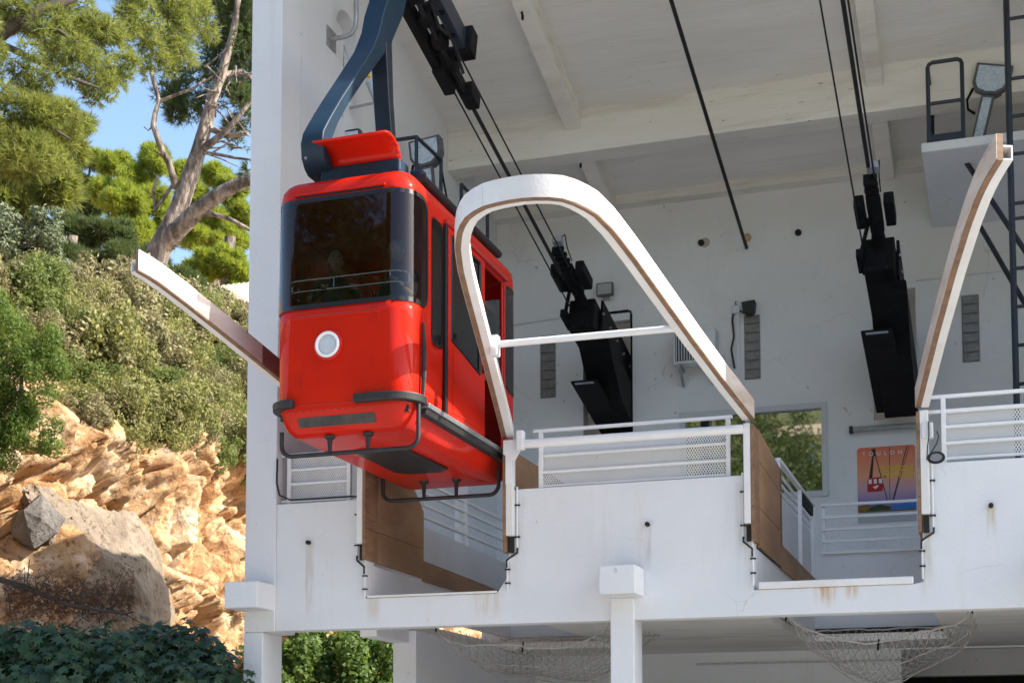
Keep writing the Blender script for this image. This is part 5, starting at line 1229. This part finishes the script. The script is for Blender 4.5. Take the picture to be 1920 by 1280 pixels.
# rocks
def rock(name, label, c, sc, rot, m, seed, sub=5, rough=.16, planes=14):
    r_ = random.Random(seed); bm = bmesh.new(); bmesh.ops.create_icosphere(bm, subdivisions=sub, radius=1)
    pl = [(Vector((r_.gauss(0,1), r_.gauss(0,1), r_.gauss(0,1))).normalized(), r_.uniform(.55,.85)) for _ in range(planes)]
    for v in bm.verts:
        for n_, d_ in pl:
            k = v.co.dot(n_)
            if k > d_: v.co -= n_*(k-d_)*.93
        q = v.co*2 + Vector((seed, 0, 0)); v.co *= 1 + rough*.5*fbm(q) + rough*.25*fbm(q*4)
    M = Matrix.Rotation(rot[2], 4, 'Z') @ Matrix.Rotation(rot[1], 4, 'Y') @ Matrix.Rotation(rot[0], 4, 'X') @ Matrix.Diagonal((*sc, 1))
    bm.transform(M); me = bpy.data.meshes.new(name); bm.to_mesh(me); bm.free(); me.materials.append(m); me.shade_smooth(); me.set_sharp_from_angle(angle=R(32))
    o = bpy.data.objects.new(name, me); col.objects.link(o); o.location = c; return tag(o, label, 'rock')
p, tt = on_hill(70, 978); bc = PD(68, 980, tt-.45); bm = bmesh.new(); r_ = random.Random(5)
for q in ((-.42,-.1,.05),(-.30,.2,-.38),(.05,-.25,-.50),(.40,.0,-.18),(.46,.2,.12),(.12,-.1,.52),(-.12,.25,.50),(-.38,-.2,-.25),(.2,-.38,.02),(-.1,-.42,.16),(.1,.4,-.3),(.0,-.36,-.28)): bm.verts.new(q)
bmesh.ops.convex_hull(bm, input=bm.verts); bmesh.ops.triangulate(bm, faces=bm.faces)
bmesh.ops.subdivide_edges(bm, edges=bm.edges, cuts=5, use_grid_fill=True)
for v in bm.verts: v.co *= 1 + .05*fbm(v.co*5)
me = bpy.data.meshes.new('boulder'); bm.to_mesh(me); bm.free(); me.materials.append(DKROCK); o = bpy.data.objects.new('boulder', me); col.objects.link(o); o.location = bc; o.rotation_euler = (0, 0, .35)
tag(o, 'angular grey boulder perched on the cliff at the left edge', 'rock')
p, tt = on_hill(205, 1100); rock('rock_slab', 'large smooth grey rock slab leaning against the orange cliff', PD(205, 1140, tt+.55), (.95,4.0,1.9), (R(-33), R(10), R(0)), GREYROCK, 12, sub=6, rough=.22, planes=14)
# fig tree in the shade
def fig_leaf():
    pts = []
    for a, r_ in ((-90,.25),(-60,.75),(-35,.45),(-5,.95),(22,.5),(55,1.0),(75,.55),(90,1.15),(105,.55),(125,1.0),(158,.5),(185,.95),(215,.45),(240,.75)): pts.append((r_*math.cos(R(a)), r_*math.sin(R(a))))
    return np.array(pts)
FL = fig_leaf(); kf = len(FL)
def lobed(P, N, size):
    n = len(P); nrm = N*.6 + .5*unit(n) + np.array((.1,-.35,.55)); nrm /= np.linalg.norm(nrm, axis=1)[:,None]
    dn = np.array((0,0,-1.))+.7*unit(n); b = dn - nrm*(dn*nrm).sum(1)[:,None]; b /= np.linalg.norm(b, axis=1)[:,None]; a = np.cross(b, nrm)
    s_ = size*(.55+.8*rng.random(n))
    V = P[:,None,:] + s_[:,None,None]*(FL[None,:,0,None]*a[:,None,:] + FL[None,:,1,None]*b[:,None,:] - .25*(FL**2).sum(1)[None,:,None]*nrm[:,None,:])
    return V.reshape(-1,3), np.arange(n*kf).reshape(n,kf)
cs = [PD(u, v, t) for u, v, t in ((0,1230,16.5),(60,1215,16.5),(110,1240,16.3),(160,1225,16.8),(210,1240,16.5),(260,1225,17),(310,1215,17.2),(350,1230,17),(390,1255,16.8),(20,1290,16),(120,1290,16),(220,1300,16),(320,1290,16.3),(410,1300,16.5),(-60,1220,16.5),(60,1340,16),(180,1350,16),(300,1350,16),(400,1370,16.5))]
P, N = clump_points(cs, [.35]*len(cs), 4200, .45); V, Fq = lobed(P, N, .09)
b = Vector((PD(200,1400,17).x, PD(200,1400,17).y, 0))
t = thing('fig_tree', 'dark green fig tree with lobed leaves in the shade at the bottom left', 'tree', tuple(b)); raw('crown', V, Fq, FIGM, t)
for k, c_ in enumerate(cs[:9]): MB().tube([b, b.lerp(Vector(c_), .5) + Vector((0,.1,.25)), Vector(c_)], [.06,.045,.015], 7).build('trunk' if k == 0 else 'branch', BARK, t, smooth=True)
# dead pine branch
pts = PDs([(-60,1070,19),(0,1086,19),(50,1100,19),(90,1118,19),(130,1134,18.9),(180,1142,18.8),(235,1150,18.7),(252,1146,18.7)])
t = thing('dead_branch', 'fallen dead pine branch with brown needles in front of the rock slab', 'branch', tuple(pts[0]))
MB().tube(pts, [.045,.04,.035,.03,.026,.02,.015,.008], 7).build('stem', BARKD, t, smooth=True)
tw_ = MB()
for k in range(26):
    u = 20+210*rng.random(); v = 1086+.27*u; p = PD(u, v, 18.9); tw_.tube([p, p+Vector((rng.normal()*.15,rng.normal()*.1,rng.normal()*.16)), p+Vector((rng.normal()*.3,rng.normal()*.2,rng.normal()*.25-.03))], [.010,.007,.003], 4)
tw_.build('twig', BARKD, t)
P = np.array([tuple(PD(10+240*rng.random(), 1122+rng.normal()*26+.12*k*0, 18.9+.3*rng.random())) for k in range(1500)])
V, Fq = tufts(P, unit(len(P)), .075, .003, 9, -.1); raw('needles', V, Fq, DEADN, t)
# ivy thicket seen below the station
for i, (lab, us, n, m) in enumerate((('ivy thicket seen between the pillar and the inner column below the station', ((540,1240,28),(590,1220,28.5),(640,1240,28),(690,1225,28.5),(740,1240,29),(560,1290,27.5),(640,1300,27.5),(720,1300,28),(780,1250,29.5),(820,1290,29),(500,1250,28),(600,1180,29.5),(680,1170,29.5),(760,1190,30)), 15000, IVY),)):
    cs = [PD(a_, b_, c_+4.5) for a_, b_, c_ in us]; b = Vector((cs[2].x, cs[2].y, 0))
    blob_tree('bush', lab, 'bush', cs, [.9]*len(cs), b, m, 30000, 'leaf', .06, [([b, Vector(cs[2])], [.08,.04])], BARKD, asp=.7)
# small house on the slope behind the trees
hb = PD(440, 590, 47)
t = thing('house', 'small house with pale tiled roof half hidden beside the pillar', 'house', (hb.x, hb.y, hb.z-2))
MB().box(hb.x-1.5, hb.x+3, hb.y, hb.y+3, hb.z-2.5, hb.z+.25).build('wall', mat('ochre_render', (.50,.38,.24), (.45,.34,.22), rough=.9, scale=1), t)
rf = MB().add([(hb.x-2,hb.y-.6,hb.z+.0),(hb.x+3.5,hb.y-.6,hb.z+.0),(hb.x+3.5,hb.y+2,hb.z+1.6),(hb.x-2,hb.y+2,hb.z+1.6),(hb.x-2,hb.y-.6,hb.z+.14),(hb.x+3.5,hb.y-.6,hb.z+.14),(hb.x+3.5,hb.y+2,hb.z+1.74),(hb.x-2,hb.y+2,hb.z+1.74)], [(0,1,2,3),(4,5,6,7),(0,1,5,4),(1,2,6,5),(2,3,7,6),(3,0,4,7)]).build('roof', mat('pale_tiles', (.55,.44,.33), (.45,.34,.25), rough=.9, scale=5), t)
for k in range(28):
    x = hb.x-1.95+.195*k; MB().tube([(x,hb.y-.62,hb.z+.13),(x,hb.y+2,hb.z+1.73)], .06, 6).build('roof_tile_row', mat('pale_tiles', (.55,.44,.33), (.45,.34,.25), rough=.9, scale=5) if k == 0 else bpy.data.materials['pale_tiles'], rf, smooth=True)

# ================================================================ BEHIND THE CAMERA: houses and trees mirrored in the glass
def house(label, x, y, w_, d_, h, cw, cs_):
    z = hill_z(x, y) - 1; t = thing('house', label, 'house', (x, y, z))
    MB().box(x-w_/2, x+w_/2, y-d_/2, y+d_/2, z, z+h).build('wall', mat('house_render', cw, None, rough=.9), t)
    MB().prism([(y-d_/2-.5, z+h), (y+d_/2+.5, z+h), (y, z+h+1.6)], 'X', x-w_/2-.4, x+w_/2+.4).build('roof', bpy.data.materials['pale_tiles'], t)
    sm = mat('shutter_paint', cs_, None, rough=.6)
    for k in (-1, 1):
        wx = x+k*w_*.25
        wn = MB().box(wx-.5, wx+.5, y+d_/2+.002, y+d_/2+.06, z+h*.45, z+h*.82).build('window', sm, t)
        MB().box(wx-.35, wx+.35, y+d_/2+.061, y+d_/2+.08, z+h*.5, z+h*.78).build('pane', PANE, wn)
house('yellow house with blue shutters mirrored in the station window', -18.4, -100, 4.2, 4, 4.6, (.62,.50,.22), (.16,.40,.50))
house('pale house with grey-blue shutters higher on the hill behind', -22.5, -112, 6, 5, 5.0, (.50,.58,.58), (.10,.30,.40))
pts = []
for k in range(170):
    x = -95 + 120*rng.random(); y = -22 - 95*rng.random()
    if (abs(x+18.4) < 6.5 and -104 < y < -90) or (-22 < x < -2 and y > -55) or (abs(x+22.5) < 6 and -116 < y < -104): continue
    pts.append((x, y, .8+.7*rng.random()))
for k in range(120):
    x = -30 + 26*rng.random(); y = -62 - 52*rng.random()
    if abs(x+17.9) < 1.5 and y > -98: continue
    if abs(x+18.4) < 3.6 and -104 < y < -96: continue
    pts.append((x, y, .35+.4*rng.random()))
C = []; Rr = []
for x, y, s_ in pts:
    z = hill_z(x, y)
    for _ in range(7):
        a, r_ = rng.random()*6.28, rng.random()**.5*2.2*s_; C.append((x+r_*math.cos(a), y+r_*math.sin(a), z+s_*(1.5+4.2*rng.random()))); Rr.append((1.25+.6*rng.random())*s_)
P, N = clump_points(C, Rr, 190000, .6); V, Fq = leaf_quads(P, N, .20, .6)
WOOD = leaf_mat('hill_wood', (.085,.115,.030), (.045,.065,.020), (.16,.20,.04), .3, scale=.25)
tag(raw('far_wood', V, Fq, WOOD), 'wooded hill across the road, mirrored in the windows', 'wood', kind='stuff')
bx, by = -21.2, -96.5; bz = hill_z(bx, by)
blob_tree('bougainvillea', 'magenta bougainvillea beside the yellow house mirrored in the window', 'bush', [(bx,by,bz+5.6),(bx+.7,by,bz+6.3),(bx-.5,by,bz+6.9)], [.9,.9,.7], (bx,by,bz), leaf_mat('magenta_bract', (.45,.03,.22), (.35,.02,.18), (.4,.03,.2), .3), 1800, 'leaf', .16, [([(bx,by,bz),(bx,by,bz+6)], [.15,.08])], BARK)
